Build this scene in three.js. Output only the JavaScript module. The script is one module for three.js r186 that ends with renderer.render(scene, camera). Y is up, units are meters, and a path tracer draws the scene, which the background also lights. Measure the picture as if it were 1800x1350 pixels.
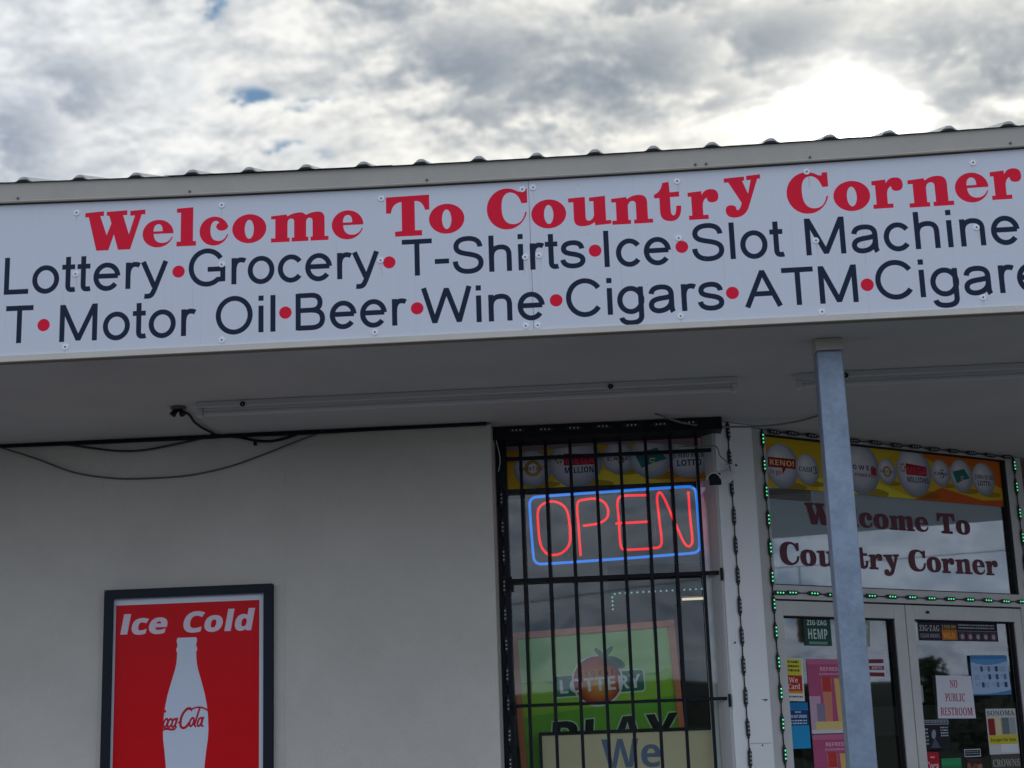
import * as THREE from 'three';
import { mergeGeometries } from 'three/addons/utils/BufferGeometryUtils.js';
import { RoundedBoxGeometry } from 'three/addons/geometries/RoundedBoxGeometry.js';
import { ImprovedNoise } from 'three/addons/math/ImprovedNoise.js';
import { RectAreaLightUniformsLib } from 'three/addons/lights/RectAreaLightUniformsLib.js';

// ---------------------------------------------------------------- camera
const scene = new THREE.Scene();
const camera = new THREE.PerspectiveCamera(27.12, 4 / 3, 0.05, 2000);
camera.position.set(0, 1.2, 0);
{
  const right = new THREE.Vector3(0.9973, -0.0337, -0.0652), forward = new THREE.Vector3(-0.0559, 0.2312, -0.9713);
  const up = new THREE.Vector3().crossVectors(right, forward).normalize();
  const r = new THREE.Vector3().crossVectors(forward, up).normalize();
  camera.quaternion.setFromRotationMatrix(new THREE.Matrix4().makeBasis(r, up, forward.clone().negate()));
}
// ---------------------------------------------------------------- sky and sun
const SUN = new THREE.Vector3(0.156, 0.361, -0.919).normalize();
const noise = new ImprovedNoise();
function fbm(x, y, z, oct) {
  let a = 0.5, s = 0;
  for (let i = 0; i < oct; i++) { s += a * noise.noise(x, y, z); x = x * 2.03 + 7.1; y = y * 2.03 + 3.7; z = z * 2.03 + 1.3; a *= 0.53; }
  return s;
}
const sstep = (a, b, x) => { const t = Math.min(1, Math.max(0, (x - a) / (b - a))); return t * t * (3 - 2 * t); };
function makeSky() {
  const W = 4096, H = 2048, data = new Float32Array(W * H * 4);
  // grey cloud banks [azimuth, elevation, half width, half height, depth] in degrees
  const banks = [[1.6, 24.1, 3.4, 1.7, 0.95], [-1.0, 23.4, 2.0, 1.2, 0.7], [7.4, 24.9, 3.0, 1.1, 0.9], [4.9, 23.0, 1.6, 0.8, 0.6], [-5.0, 24.9, 2.8, 1.3, 0.75], [-19.6, 23.5, 2.2, 1.1, 0.6],
    [-21.4, 21.7, 1.6, 1.5, 0.6], [12.2, 24.4, 3.2, 1.0, 0.6], [15.8, 23.3, 1.4, 0.8, 0.6], [-4.0, 23.2, 1.4, 0.6, 0.5], [8.6, 23.3, 2.2, 0.7, 0.75], [11.0, 23.0, 1.0, 0.5, 0.6], [13.6, 22.7, 1.6, 0.6, 0.55], [6.4, 22.4, 1.2, 0.5, 0.5], [3.2, 26.3, 2.4, 0.9, 0.7], [-8, 27.6, 3, 1, 0.5], [10, 27.5, 4, 1.2, 0.6], [-15, 28.5, 4, 1.3, 0.5]];
  const gaps = [[-12.75, 23.65, 1.05, 0.42, 0.95], [-14.1, 26.7, 0.6, 0.7, 0.75], [-11.7, 21.95, 0.9, 0.22, 0.62], [-11.3, 23.1, 0.6, 0.2, 0.6], [-9.8, 21.8, 0.7, 0.28, 0.5], [-10.4, 23.55, 1.1, 0.16, 0.55]];
  const d = new THREE.Vector3();
  for (let j = 0; j < H; j++) {
    const el = (j + 0.5) / H * Math.PI - Math.PI / 2;
    for (let i = 0; i < W; i++) {
      const o = (j * W + i) * 4;
      if (el <= 0) { data[o] = 0.11; data[o + 1] = 0.115; data[o + 2] = 0.12; data[o + 3] = 1; continue; }
      const az = ((i + 0.5) / W - 0.5) * 2 * Math.PI;
      d.set(Math.cos(el) * Math.cos(az), Math.sin(el), Math.cos(el) * Math.sin(az));
      const g = Math.acos(Math.min(1, d.dot(SUN))) * 57.2958;
      const k = 3.1 / (d.y + 0.32), px = d.x * k, pz = d.z * k;
      const wx = fbm(px * 0.9, pz * 0.9, 4.2, 3) * 0.9, wz = fbm(px * 0.9, pz * 0.9, 9.7, 3) * 0.9;
      const n1 = fbm(px * 1.5 + wx, pz * 1.5 + wz, 1.7, 5), n2 = fbm(px * 6.0 + wx * 3, pz * 9.0 + wz * 3, 6.1, 5), n3 = fbm(px * 26 + wx * 6, pz * 30 + wz * 6, 2.9, 4);
      const near = Math.exp(-Math.pow(g / 46, 2)), close = Math.exp(-Math.pow(g / 16, 2));
      let r = 0.80 + 0.0 * near, gg = 0.90 - 0.11 * near, b = 1.09 - 0.355 * near;
      // thickness of the cloud deck
      let dark = 0.5 + 1.15 * n1;
      const A = Math.atan2(d.x, -d.z) * 57.2958, E = el * 57.2958;
      let bank = 0, gap = 0;
      if (Math.abs(A) < 40 && E > 10 && E < 40) {
        const aw = A + n2 * 2.6 + n3 * 0.5, ew = E + n1 * 1.2 + n2 * 1.0 + n3 * 0.35;
        for (const [a, e, hw, hh, s] of banks) bank = Math.max(bank, s * Math.exp(-Math.pow((aw - a) / hw, 2) - Math.pow((ew - e) / hh, 2)));
        for (const [a, e, hw, hh, s] of gaps) gap = Math.max(gap, s * Math.exp(-Math.pow((A + n2 * 0.9 + n3 * 0.7 - a) / hw, 2) - Math.pow((E + n2 * 0.5 + n3 * 0.3 - e) / hh, 2)));
      }
      dark = sstep(0.38, 1.0, dark) * 0.42 + bank * 1.15 + (n2 * 0.85 + n3 * 0.42) * (0.5 + 0.5 * sstep(0.0, 0.35, dark));
      dark = (dark > 0 ? 0.92 * Math.tanh(dark / 0.92) : Math.max(-0.22, dark)) * (1 - 0.5 * Math.exp(-Math.pow(g / 3.2, 2)));
      r *= 1 - 0.83 * dark; gg *= 1 - 0.755 * dark; b *= 1 - 0.635 * dark;
      // bright thin cloud near the sun
      const thin = 1 - Math.max(0, Math.min(1, dark * 1.25));
      const ew = Math.pow(Math.max(0, (d.y - SUN.y) * 57.3 + n2 * 2.2 + n3 * 1.0) / 0.95, 2) + Math.pow((A - 9.6 + n2 * 5 + n1 * 3 + n3 * 1.2) / 3.4, 2);
      const glow = (0.15 * close + 0.5 * Math.exp(-ew) + 0.35 * Math.exp(-Math.pow(g / 4.0, 2))) * (0.25 + 0.75 * thin) + 2.6 * Math.exp(-Math.pow(g / 1.7, 2));
      r += glow * 1.0; gg += glow * 0.955; b += glow * 0.87;
      // blue breaks
      const far = sstep(0.16, 0.36, -n1 - n2 * 0.5) * (1 - near) * 0.75;
      const bl = Math.min(0.9, sstep(0.12, 1.0, gap + n3 * 0.25 * Math.min(1, gap * 3)) * 1.05 + far);
      data[o] = r + (0.10 - r) * bl; data[o + 1] = gg + (0.235 - gg) * bl; data[o + 2] = b + (0.42 - b) * bl; data[o + 3] = 1;
    }
  }
  const t = new THREE.DataTexture(data, W, H, THREE.RGBAFormat, THREE.FloatType);
  t.mapping = THREE.EquirectangularReflectionMapping; t.magFilter = THREE.LinearFilter; t.minFilter = THREE.LinearFilter; t.wrapS = THREE.RepeatWrapping; t.needsUpdate = true;
  return t;
}
scene.background = scene.environment = makeSky();
const sun = new THREE.DirectionalLight(new THREE.Color(1, 0.93, 0.82), 0.9);
sun.position.copy(SUN).multiplyScalar(60); sun.target.position.set(0, 0, 0);
sun.castShadow = true; sun.shadow.radius = 20; sun.shadow.mapSize.set(2048, 2048);
Object.assign(sun.shadow.camera, { left: -40, right: 40, top: 40, bottom: -40, near: 1, far: 200 });
scene.add(sun, sun.target);

const renderer = new THREE.WebGLRenderer({ antialias: true });
renderer.toneMapping = THREE.LinearToneMapping;
renderer.toneMappingExposure = 1.0;
renderer.shadowMap.enabled = true;
RectAreaLightUniformsLib.init();

// ---------------------------------------------------------------- helpers
let seed = 7;
const rnd = () => { seed = (seed * 1664525 + 1013904223) % 4294967296; return seed / 4294967296; };
const used = new Map();
function numbered(name) { const n = used.get(name) ?? 0; used.set(name, n + 1); return n ? `${name}_${String(n).padStart(3, '0')}` : name; }
const baseOf = new WeakMap();
function thing(name, label, category, base = [0, 0, 0], group) {
  const o = new THREE.Group(); o.name = numbered(name); o.position.set(...base); baseOf.set(o, base);
  o.userData = { label, category }; if (group) o.userData.group = group;
  scene.add(o); return o;
}
function part(parent, name, geo, mat, label) {          // geo in world coordinates; parent is a thing or one of its parts
  const b = baseOf.get(parent), m = new THREE.Mesh(geo, mat);
  geo.translate(-b[0], -b[1], -b[2]); baseOf.set(m, b);
  m.name = name; m.castShadow = m.receiveShadow = true; if (label) m.userData.label = label;
  parent.add(m); return m;
}
function single(name, label, category, geo, mat, group) {
  const m = new THREE.Mesh(geo, mat); m.name = numbered(name); m.userData = { label, category }; if (group) m.userData.group = group;
  m.castShadow = m.receiveShadow = true; baseOf.set(m, [0, 0, 0]); scene.add(m); return m;
}
function structure(name, geo, mat) { const m = new THREE.Mesh(geo, mat); m.name = name; m.userData.kind = 'structure'; m.receiveShadow = m.castShadow = true; scene.add(m); return m; }
function box(x0, x1, y0, y1, z0, z1, seg = 1) { const g = new THREE.BoxGeometry(x1 - x0, y1 - y0, z1 - z0, seg, 1, 1); g.translate((x0 + x1) / 2, (y0 + y1) / 2, (z0 + z1) / 2); return g; }
function rbox(x0, x1, y0, y1, z0, z1, r = 0.003) { const g = new RoundedBoxGeometry(x1 - x0, y1 - y0, z1 - z0, 2, Math.min(r, (x1 - x0) / 2.1, (y1 - y0) / 2.1, (z1 - z0) / 2.1)); g.translate((x0 + x1) / 2, (y0 + y1) / 2, (z0 + z1) / 2); return g; }
const merge = (list) => mergeGeometries(list.map((g) => { const h = g.index ? g.toNonIndexed() : g; for (const k of Object.keys(h.attributes)) if (!['position', 'normal', 'uv'].includes(k)) h.deleteAttribute(k); return h; }));
function uvMetres(g, s = 1) {                          // texture coordinates in metres, by the way each face points
  const p = g.attributes.position, n = g.attributes.normal, uv = new Float32Array(p.count * 2);
  for (let i = 0; i < p.count; i++) {
    const ax = Math.abs(n.getX(i)), ay = Math.abs(n.getY(i)), az = Math.abs(n.getZ(i));
    const [u, v] = ay > ax && ay > az ? [p.getX(i), p.getZ(i)] : ax > az ? [p.getZ(i), p.getY(i)] : [p.getX(i), p.getY(i)];
    uv[i * 2] = u * s; uv[i * 2 + 1] = v * s;
  }
  g.setAttribute('uv', new THREE.BufferAttribute(uv, 2)); return g;
}
function uvFit(g, x0, x1, y0, y1) {
  const p = g.attributes.position, uv = new Float32Array(p.count * 2);
  for (let i = 0; i < p.count; i++) { uv[i * 2] = (p.getX(i) - x0) / (x1 - x0); uv[i * 2 + 1] = (p.getY(i) - y0) / (y1 - y0); }
  g.setAttribute('uv', new THREE.BufferAttribute(uv, 2)); return g;
}
const sheet = (x0, x1, y0, y1, z0, z1) => uvFit(box(x0, x1, y0, y1, z0, z1), x0, x1, y0, y1);
function tube(pts, r, seg = 40, rs = 8) { return new THREE.TubeGeometry(new THREE.CatmullRomCurve3(pts.map((p) => new THREE.Vector3(...p)), false, 'centripetal'), seg, r, rs, false); }
function cyl(a, b, r0, r1 = r0, n = 16) {
  const A = new THREE.Vector3(...a), B = new THREE.Vector3(...b), D = B.clone().sub(A), L = D.length();
  const g = new THREE.CylinderGeometry(r1, r0, L, n); g.translate(0, L / 2, 0);
  g.applyQuaternion(new THREE.Quaternion().setFromUnitVectors(new THREE.Vector3(0, 1, 0), D.normalize())); g.translate(...a); return g;
}
// the canted entrance: local x runs along the door wall, local z points out of it
const CANT = new THREE.Matrix4().makeRotationY(36.9 * Math.PI / 180).setPosition(0.56, 0, -7.71);
const cant = (g) => g.applyMatrix4(CANT);
const cantPoint = (s, y, z) => new THREE.Vector3(s, y, z).applyMatrix4(CANT).toArray();
// the eave sags a little between its supports
const sagAt = (x) => { const d = Math.min(2.6, Math.max(-2.6, x + 0.35)); return 0.0055 * d * d; };
function bend(g) { const p = g.attributes.position; for (let i = 0; i < p.count; i++) { const y = p.getY(i); p.setY(i, y + sagAt(p.getX(i)) * Math.max(0, (y - 2.794) / 0.724)); } g.computeVertexNormals(); return g; }

// ---------------------------------------------------------------- textures and materials
const hash = (x, y, s) => { let h = (x * 374761393 + y * 668265263 + s * 1274126177) | 0; h = Math.imul(h ^ (h >>> 13), 1274126177); return ((h ^ (h >>> 16)) >>> 0) / 4294967296; };
function tiled(x, y, per, s) { const xi = Math.floor(x), yi = Math.floor(y), f = (t) => t * t * (3 - 2 * t), u = f(x - xi), v = f(y - yi), w = (a) => ((a % per) + per) % per; const q = (a, b) => hash(w(a), w(b), s); return (q(xi, yi) * (1 - u) + q(xi + 1, yi) * u) * (1 - v) + (q(xi, yi + 1) * (1 - u) + q(xi + 1, yi + 1) * u) * v; }
function noiseTexture(size, layers, lo, hi, stretch = 1) {   // layers: [cells, weight]
  const data = new Uint8Array(size * size * 4); let tot = 0; for (const l of layers) tot += l[1];
  for (let j = 0; j < size; j++) for (let i = 0; i < size; i++) {
    let s = 0; layers.forEach(([c, w], k) => { s += w * tiled(i / size * c, j / size * c * stretch, c * stretch, k + 11); });
    const v = Math.round(255 * (lo + (hi - lo) * s / tot)), o = (j * size + i) * 4; data[o] = data[o + 1] = data[o + 2] = v; data[o + 3] = 255;
  }
  const t = new THREE.DataTexture(data, size, size); t.wrapS = t.wrapT = THREE.RepeatWrapping; t.magFilter = THREE.LinearFilter; t.minFilter = THREE.LinearMipmapLinearFilter; t.generateMipmaps = true; t.needsUpdate = true; return t;
}
const rep = (t, u, v = u) => { const c = t.clone(); c.repeat.set(u, v); c.needsUpdate = true; return c; };
const TX = {
  paint: noiseTexture(512, [[4, 3], [9, 2], [40, 1.2], [160, 0.8]], 0.80, 1.0),
  clean: noiseTexture(256, [[4, 2], [20, 1]], 0.93, 1.0),
  stucco: noiseTexture(512, [[64, 1], [128, 1], [256, 0.8]], 0, 1),
  galv: noiseTexture(512, [[5, 3], [14, 3], [37, 2.4], [90, 2]], 0.48, 1.0),
  streak: noiseTexture(512, [[24, 2], [60, 1.2], [5, 1]], 0.8, 1.0, 1),
  asphalt: noiseTexture(512, [[6, 1], [60, 1.4], [256, 2]], 0.45, 1.0),
};
const lin = (r, g, b) => new THREE.Color().setRGB(r, g, b);
const mat = (c, roughness = 0.6, metalness = 0, extra = {}) => new THREE.MeshPhysicalMaterial({ color: lin(...c), roughness, metalness, ...extra });
const MAT = {
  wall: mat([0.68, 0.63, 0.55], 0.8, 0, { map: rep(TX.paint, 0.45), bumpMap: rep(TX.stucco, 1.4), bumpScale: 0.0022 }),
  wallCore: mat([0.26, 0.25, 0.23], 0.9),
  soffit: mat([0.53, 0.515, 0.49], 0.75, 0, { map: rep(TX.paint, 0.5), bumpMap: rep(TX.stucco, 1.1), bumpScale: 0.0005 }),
  trim: mat([0.50, 0.46, 0.39], 0.55, 0, { map: rep(TX.paint, 0.9), bumpMap: rep(TX.stucco, 0.3), bumpScale: 0.001 }),
  cream: mat([0.72, 0.67, 0.57], 0.5, 0, { map: rep(TX.paint, 1.1) }),
  roof: mat([0.46, 0.46, 0.44], 0.42, 0.4, { map: rep(TX.paint, 1) }),
  wood: mat([0.25, 0.2, 0.15], 0.85),
  black: mat([0.012, 0.013, 0.017], 0.5, 0, { specularIntensity: 0.4 }),
  cable: mat([0.01, 0.011, 0.014], 0.55, 0, { specularIntensity: 0.4 }),
  greyCable: mat([0.2, 0.2, 0.2], 0.6),
  darkFrame: mat([0.010, 0.014, 0.024], 0.45, 0, { specularIntensity: 0.4 }),
  iron: mat([0.010, 0.012, 0.018], 0.5, 0, { specularIntensity: 0.4, bumpMap: rep(TX.stucco, 4), bumpScale: 0.0004 }),
  aluminium: mat([0.66, 0.645, 0.62], 0.45, 0.1, { map: rep(TX.paint, 1.5) }),
  columnMetal: mat([0.94, 0.94, 0.93], 0.35, 0.1, { map: rep(TX.clean, 0.7), bumpMap: rep(TX.paint, 0.8), bumpScale: 0.0025 }),
  galv: mat([0.32, 0.40, 0.50], 0.48, 0.3, { map: rep(TX.galv, 1.3), roughnessMap: rep(TX.galv, 2) }),
  concrete: mat([0.45, 0.44, 0.42], 0.9, 0, { map: rep(TX.asphalt, 0.7) }),
  asphalt: mat([0.145, 0.147, 0.15], 0.9, 0, { map: rep(TX.asphalt, 0.5), bumpMap: rep(TX.asphalt, 0.9), bumpScale: 0.006 }),
  grass: mat([0.06, 0.085, 0.03], 0.95, 0, { map: rep(TX.asphalt, 0.2) }),
  hill: mat([0.028, 0.036, 0.018], 1, 0, { map: rep(TX.asphalt, 0.05) }),
  white: mat([0.75, 0.75, 0.74], 0.5),
  washer: mat([0.93, 0.94, 0.95], 0.25),
  fixture: mat([0.55, 0.54, 0.52], 0.45),
  tubeOff: mat([0.52, 0.52, 0.5], 0.35),
  steel: mat([0.55, 0.56, 0.58], 0.35, 0.85),
  rubber: mat([0.02, 0.02, 0.022], 0.7, 0, { specularIntensity: 0.4 }),
  glass: new THREE.MeshPhysicalMaterial({ color: lin(0.93, 0.96, 0.96), roughness: 0.02, metalness: 0, transmission: 1, thickness: 0, ior: 1.52 }),
  doorGlass: new THREE.MeshPhysicalMaterial({ color: lin(0.86, 0.9, 0.92), roughness: 0.02, metalness: 0, transmission: 1, thickness: 0, ior: 1.85 }),
  ceiling: mat([0.78, 0.78, 0.76], 0.9), inner: mat([0.4, 0.4, 0.39], 0.9), floor: mat([0.38, 0.37, 0.35], 0.5), shelf: mat([0.12, 0.12, 0.12], 0.6),
  ledOff: mat([0.55, 0.57, 0.55], 0.3), ledOn: mat([0.3, 0.6, 0.4], 0.3, 0, { emissive: lin(0.10, 1.0, 0.42), emissiveIntensity: 0.9 }), ledPale: mat([0.3, 0.6, 0.5], 0.3, 0, { emissive: lin(0.28, 0.75, 0.6), emissiveIntensity: 0.5 }),
  ledCase: mat([0.008, 0.01, 0.01], 0.45), ledCaseLit: mat([0.01, 0.02, 0.013], 0.45),
  neonRed: mat([0.1, 0.002, 0.002], 0.5, 0, { specularIntensity: 0.1, emissive: lin(1.0, 0.004, 0.002), emissiveIntensity: 1.2 }), neonBlue: mat([0.01, 0.03, 0.1], 0.5, 0, { specularIntensity: 0.1, emissive: lin(0.02, 0.19, 0.80), emissiveIntensity: 1.05 }),
  clearPlastic: mat([0.05, 0.055, 0.06], 0.2),
};

// ---------------------------------------------------------------- lettering
// single-stroke letters, 2048 units to the em, y up
const arc = (cx, cy, rx, ry, a0, a1, n = 40) => Array.from({ length: n + 1 }, (_, i) => { const a = (a0 + (a1 - a0) * i / n) * Math.PI / 180; return [cx + rx * Math.cos(a), cy + ry * Math.sin(a)]; });
function bez(p0, ...segs) { const out = [p0]; let p = p0; for (const s of segs) { const n = 14; for (let i = 1; i <= n; i++) { const t = i / n, u = 1 - t; out.push(s.length === 3 ? [0, 1].map((k) => u * u * u * p[k] + 3 * u * u * t * s[0][k] + 3 * u * t * t * s[1][k] + t * t * t * s[2][k]) : s.length === 2 ? [0, 1].map((k) => u * u * p[k] + 2 * u * t * s[0][k] + t * t * s[1][k]) : [0, 1].map((k) => u * p[k] + t * s[0][k])); } p = s[s.length - 1]; } return out; }
const LETTERS = {
  L: [1139, [[247, 1466], [247, 87], [1066, 87]]], o: [1139, arc(568, 531, 410, 472, 0, 365)], t: [569, bez([262, 1400], [[262, 260]], [[262, 78], [400, 78]], [[460, 75], [528, 92]]), [[36, 992], [516, 992]]],
  e: [1139, [[170, 560], [980, 560]], arc(573, 531, 408, 472, 3, 322)], r: [682, [[225, 0], [225, 1062]], bez([225, 560], [[235, 975], [480, 980]], [[570, 980], [650, 935]])],
  y: [1024, [[100, 1062], [520, 40]], bez([935, 1062], [[560, 20]], [[470, -240], [400, -295]], [[340, -345], [160, -325]])],
  G: [1593, [...arc(797, 733, 603, 674, 32, 312), [1395, 240], [1395, 655], [822, 655]]], c: [1024, arc(560, 531, 402, 472, 36, 322)], T: [1251, [[40, 1380], [1212, 1380]], [[626, 1380], [626, 0]]], '-': [682, [[65, 530], [618, 530]]],
  S: [1366, bez([1150, 1050], [[1140, 1290], [950, 1400], [680, 1400]], [[400, 1400], [220, 1280], [220, 1085]], [[220, 880], [400, 830], [680, 770]], [[960, 710], [1180, 650], [1180, 410]], [[1180, 190], [980, 65], [690, 65]], [[380, 65], [190, 210], [180, 490]])],
  h: [1139, [[225, 0], [225, 1466]], bez([225, 560], [[225, 985], [590, 985]], [[910, 985], [910, 650]], [[910, 0]])], i: [455, [[225, 0], [225, 1062]], [[225, 1262], [225, 1466]]],
  s: [1024, bez([885, 745], [[870, 920], [750, 1000], [540, 1000]], [[320, 1000], [180, 920], [180, 770]], [[180, 630], [300, 590], [540, 540]], [[780, 490], [910, 430], [910, 290]], [[910, 140], [760, 62], [550, 62]], [[310, 62], [160, 150], [135, 330]])],
  I: [569, [[288, 0], [288, 1466]]], l: [455, [[225, 0], [225, 1466]]], M: [1706, [[243, 0], [243, 1466]], [[1463, 0], [1463, 1466]], [[262, 1420], [853, 70], [1444, 1420]]],
  a: [1139, bez([165, 740], [[190, 920], [320, 1000], [540, 1000]], [[790, 1000], [900, 890], [900, 690]], [[900, 260]], [[900, 120], [915, 60], [950, 0]]), bez([900, 640], [[780, 560], [560, 570], [400, 530]], [[240, 490], [155, 420], [155, 290]], [[155, 150], [270, 60], [440, 60]], [[650, 60], [900, 190], [900, 480]])],
  n: [1139, [[225, 0], [225, 1062]], bez([225, 560], [[225, 985], [590, 985]], [[910, 985], [910, 650]], [[910, 0]])], O: [1593, arc(797, 733, 608, 674, 0, 365)],
  B: [1366, [[245, 0], [245, 1466]], bez([245, 1382], [[720, 1382]], [[1070, 1382], [1070, 1085]], [[1070, 785], [720, 785]], [[245, 785]]), bez([720, 785], [[1160, 785], [1160, 430]], [[1160, 85], [740, 85]], [[245, 85]])],
  W: [1933, [[115, 1466], [510, 70], [965, 1400], [1420, 70], [1815, 1466]]], g: [1139, arc(545, 545, 405, 460, 0, 365), bez([915, 1062], [[915, -80]], [[915, -355], [550, -355]], [[220, -355], [185, -140]])],
  C: [1479, arc(790, 733, 605, 674, 33, 325)], A: [1366, [[75, 0], [683, 1400], [1290, 0]], [[300, 515], [1070, 515]]],
};
// draws a word so that its ink runs from x0 to x1 (canvas pixels) on the baseline yb with capitals `cap` pixels tall
function plainWord(c, word, x0, x1, yb, cap, colour) {
  const first = LETTERS[word[0]], last = LETTERS[word[word.length - 1]]; let adv = 0; for (const ch of word) adv += LETTERS[ch][0];
  const ext = (l, f) => f(...l.slice(1).flat().map((p) => p[0])), l0 = ext(first, Math.min) - 88, l1 = last[0] - ext(last, Math.max) - 88;
  const sx = (x1 - x0) / (adv - l0 - l1), sy = cap / 1466; let x = x0 - l0 * sx;
  c.strokeStyle = colour; c.lineWidth = 197 * sy; c.lineJoin = 'miter'; c.miterLimit = 2; c.lineCap = 'butt';
  for (const ch of word) { const [a, ...paths] = LETTERS[ch]; for (const p of paths) { c.beginPath(); p.forEach(([u, v], k) => c[k ? 'lineTo' : 'moveTo'](x + u * sx, yb - v * sy)); c.stroke(); } x += a * sx; }
}
// heavy slab letters drawn inside a unit box, y down; bg is the colour of the counters
const SLAB = {
  W: [1.5, 1, 'M0,.03L.31,0L.31,.12L.25,.12L.365,.62L.44,.32L.40,.12L.36,.12L.36,.02L.7,0L.7,.12L.63,.12L.735,.62L.83,.14L.75,.14L.75,.02L1,0L1,.12L.94,.12L.76,1L.56,1L.485,.6L.4,1L.2,1L.06,.14L0,.14Z'],
  l: [0.5, 1, 'M0,.02L.84,0L.84,.88L1,.88L1,1L0,1L0,.88L.21,.88L.21,.13L0,.13Z'],
  m: [1.43, 0.72, 'M0,.09L.27,.05L.285,.12Q.38,0,.5,0Q.57,0,.61,.1Q.7,0,.82,0Q.935,.01,.935,.25L.935,.86L1,.86L1,1L.69,1L.69,.86L.725,.86L.725,.32Q.725,.2,.67,.2Q.615,.2,.612,.37L.612,.86L.65,.86L.65,1L.36,1L.36,.86L.404,.86L.404,.32Q.404,.2,.35,.2Q.29,.2,.287,.37L.287,.86L.325,.86L.325,1L0,1L0,.86L.075,.86L.075,.2L0,.2Z'],
  n: [1.02, 0.72, 'M0,.09L.37,.05L.39,.13Q.5,0,.68,0Q.88,0,.88,.28L.88,.86L1,.86L1,1L.54,1L.54,.86L.6,.86L.6,.32Q.6,.2,.51,.2Q.41,.22,.4,.4L.4,.86L.46,.86L.46,1L0,1L0,.86L.11,.86L.11,.22L0,.22Z'],
  u: [1.04, 0.72, 'M0,.02L.4,0L.4,.7Q.4,.82,.48,.82Q.58,.8,.6,.62L.6,.16L.5,.16L.5,.03L.88,0L.88,.84L1,.84L1,.96L.62,.99L.61,.88Q.5,1,.34,1Q.12,1,.12,.74L.12,.16L0,.16Z'],
  r: [0.78, 0.72, 'M0,.08L.45,.05L.46,.18Q.55,0,.75,0Q1,0,1,.24Q1,.45,.8,.45Q.62,.45,.62,.28Q.47,.34,.47,.6L.47,.86L.64,.86L.64,1L0,1L0,.86L.11,.86L.11,.22L0,.22Z'],
  t: [0.66, 0.97, 'M.34,.02L.58,0L.6,.27L.95,.26L.95,.39L.6,.39L.6,.76Q.62,.86,.7,.86Q.8,.86,.82,.62L1,.62Q1,1,.6,1Q.2,1,.2,.75L.2,.4L0,.4L0,.31Q.27,.25,.34,.02Z'],
  y: [0.92, 1.02, 'M0,.05L.56,.03L.56,.13L.5,.13L.64,.45L.74,.12L.62,.12L.62,.02L1,0L1,.1L.92,.1L.62,.8Q.5,1,.26,1Q0,1,0,.82Q0,.7,.16,.7Q.3,.71,.3,.82Q.36,.85,.42,.74L.45,.66L.12,.15L0,.15Z'],
  T: [1.07, 1, 'M0,.02L1,0L1,.37L.9,.37Q.85,.15,.7,.14L.66,.14L.66,.87L.82,.87L.82,1L.2,1L.2,.88L.36,.87L.36,.15L.3,.16Q.14,.2,.11,.42L0,.42Z'],
  o: [0.86, 0.73], e: [0.78, 0.73], c: [0.73, 0.73], C: [1.02, 1.02],
};
function path(c, d, x, y, w, h) {
  c.beginPath();
  for (const m of d.matchAll(/([MLQZ])([^MLQZ]*)/g)) { const v = m[2].split(',').filter((s) => s).map(Number).map((n, i) => (i % 2 ? y + n * h : x + n * w)); if (m[1] === 'M') c.moveTo(...v); else if (m[1] === 'L') c.lineTo(...v); else if (m[1] === 'Q') c.quadraticCurveTo(...v); else c.closePath(); }
  c.fill();
}
function slabLetter(c, ch, x, y, w, h, ink, bg) {
  const el = (cx, cy, rx, ry, col) => { c.fillStyle = col; c.beginPath(); c.ellipse(x + cx * w, y + cy * h, rx * w, ry * h, 0, 0, 7); c.fill(); }, pa = (d, col) => { c.fillStyle = col; path(c, d, x, y, w, h); };
  if (SLAB[ch][2]) return pa(SLAB[ch][2], ink);
  el(0.5, 0.5, ch === 'C' ? 0.49 : 0.5, 0.5, ink);
  if (ch === 'o') el(0.5, 0.52, 0.135, 0.33, bg);
  if (ch === 'e') { pa('M.35,.42Q.36,.16,.51,.16Q.65,.16,.65,.42Z', bg); pa('M.36,.51L1.06,.51L1.06,.63L.95,.63Q.86,.85,.64,.85Q.37,.83,.36,.51Z', bg); }
  if (ch === 'c') { pa('M.37,.5Q.37,.15,.56,.15Q.66,.15,.7,.3L1.06,.4L1.06,.63L.94,.63Q.86,.85,.66,.85Q.37,.84,.37,.5Z', bg); el(0.77, 0.35, 0.2, 0.15, ink); }
  if (ch === 'C') { pa('M.37,.5Q.36,.1,.6,.1Q.78,.12,.86,.38L1.06,.38L1.06,.6L.94,.6Q.88,.88,.66,.88Q.38,.88,.37,.5Z', bg); pa('M.7,.08L.86,.1L.88,.03L1,.03L1,.37L.88,.37Q.84,.14,.66,.1Z', ink); c.fillStyle = ink; }
}
function slabWord(c, word, x0, x1, yb, cap, ink, bg) {
  const gap = 0.07; let tot = -gap; for (const ch of word) tot += ch === ' ' ? 0.45 : SLAB[ch][0] + gap;
  const s = (x1 - x0) / tot; let x = x0;
  for (const ch of word) { if (ch === ' ') { x += 0.45 * s; continue; } const [w, h] = SLAB[ch], hh = h * cap; slabLetter(c, ch, x, yb - hh + (ch === 'y' ? 0.27 * cap : 0), w * s, hh, ink, bg); x += (w + gap) * s; }
}
function print(w, h, draw, extra = {}) {
  const cv = document.createElement('canvas'); cv.width = w; cv.height = h; const c = cv.getContext('2d'); draw(c, w, h);
  const t = new THREE.CanvasTexture(cv); t.colorSpace = THREE.SRGBColorSpace; t.anisotropy = 8;
  return new THREE.MeshPhysicalMaterial({ map: t, roughness: 0.5, specularIntensity: 0.35, ...extra });
}
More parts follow.
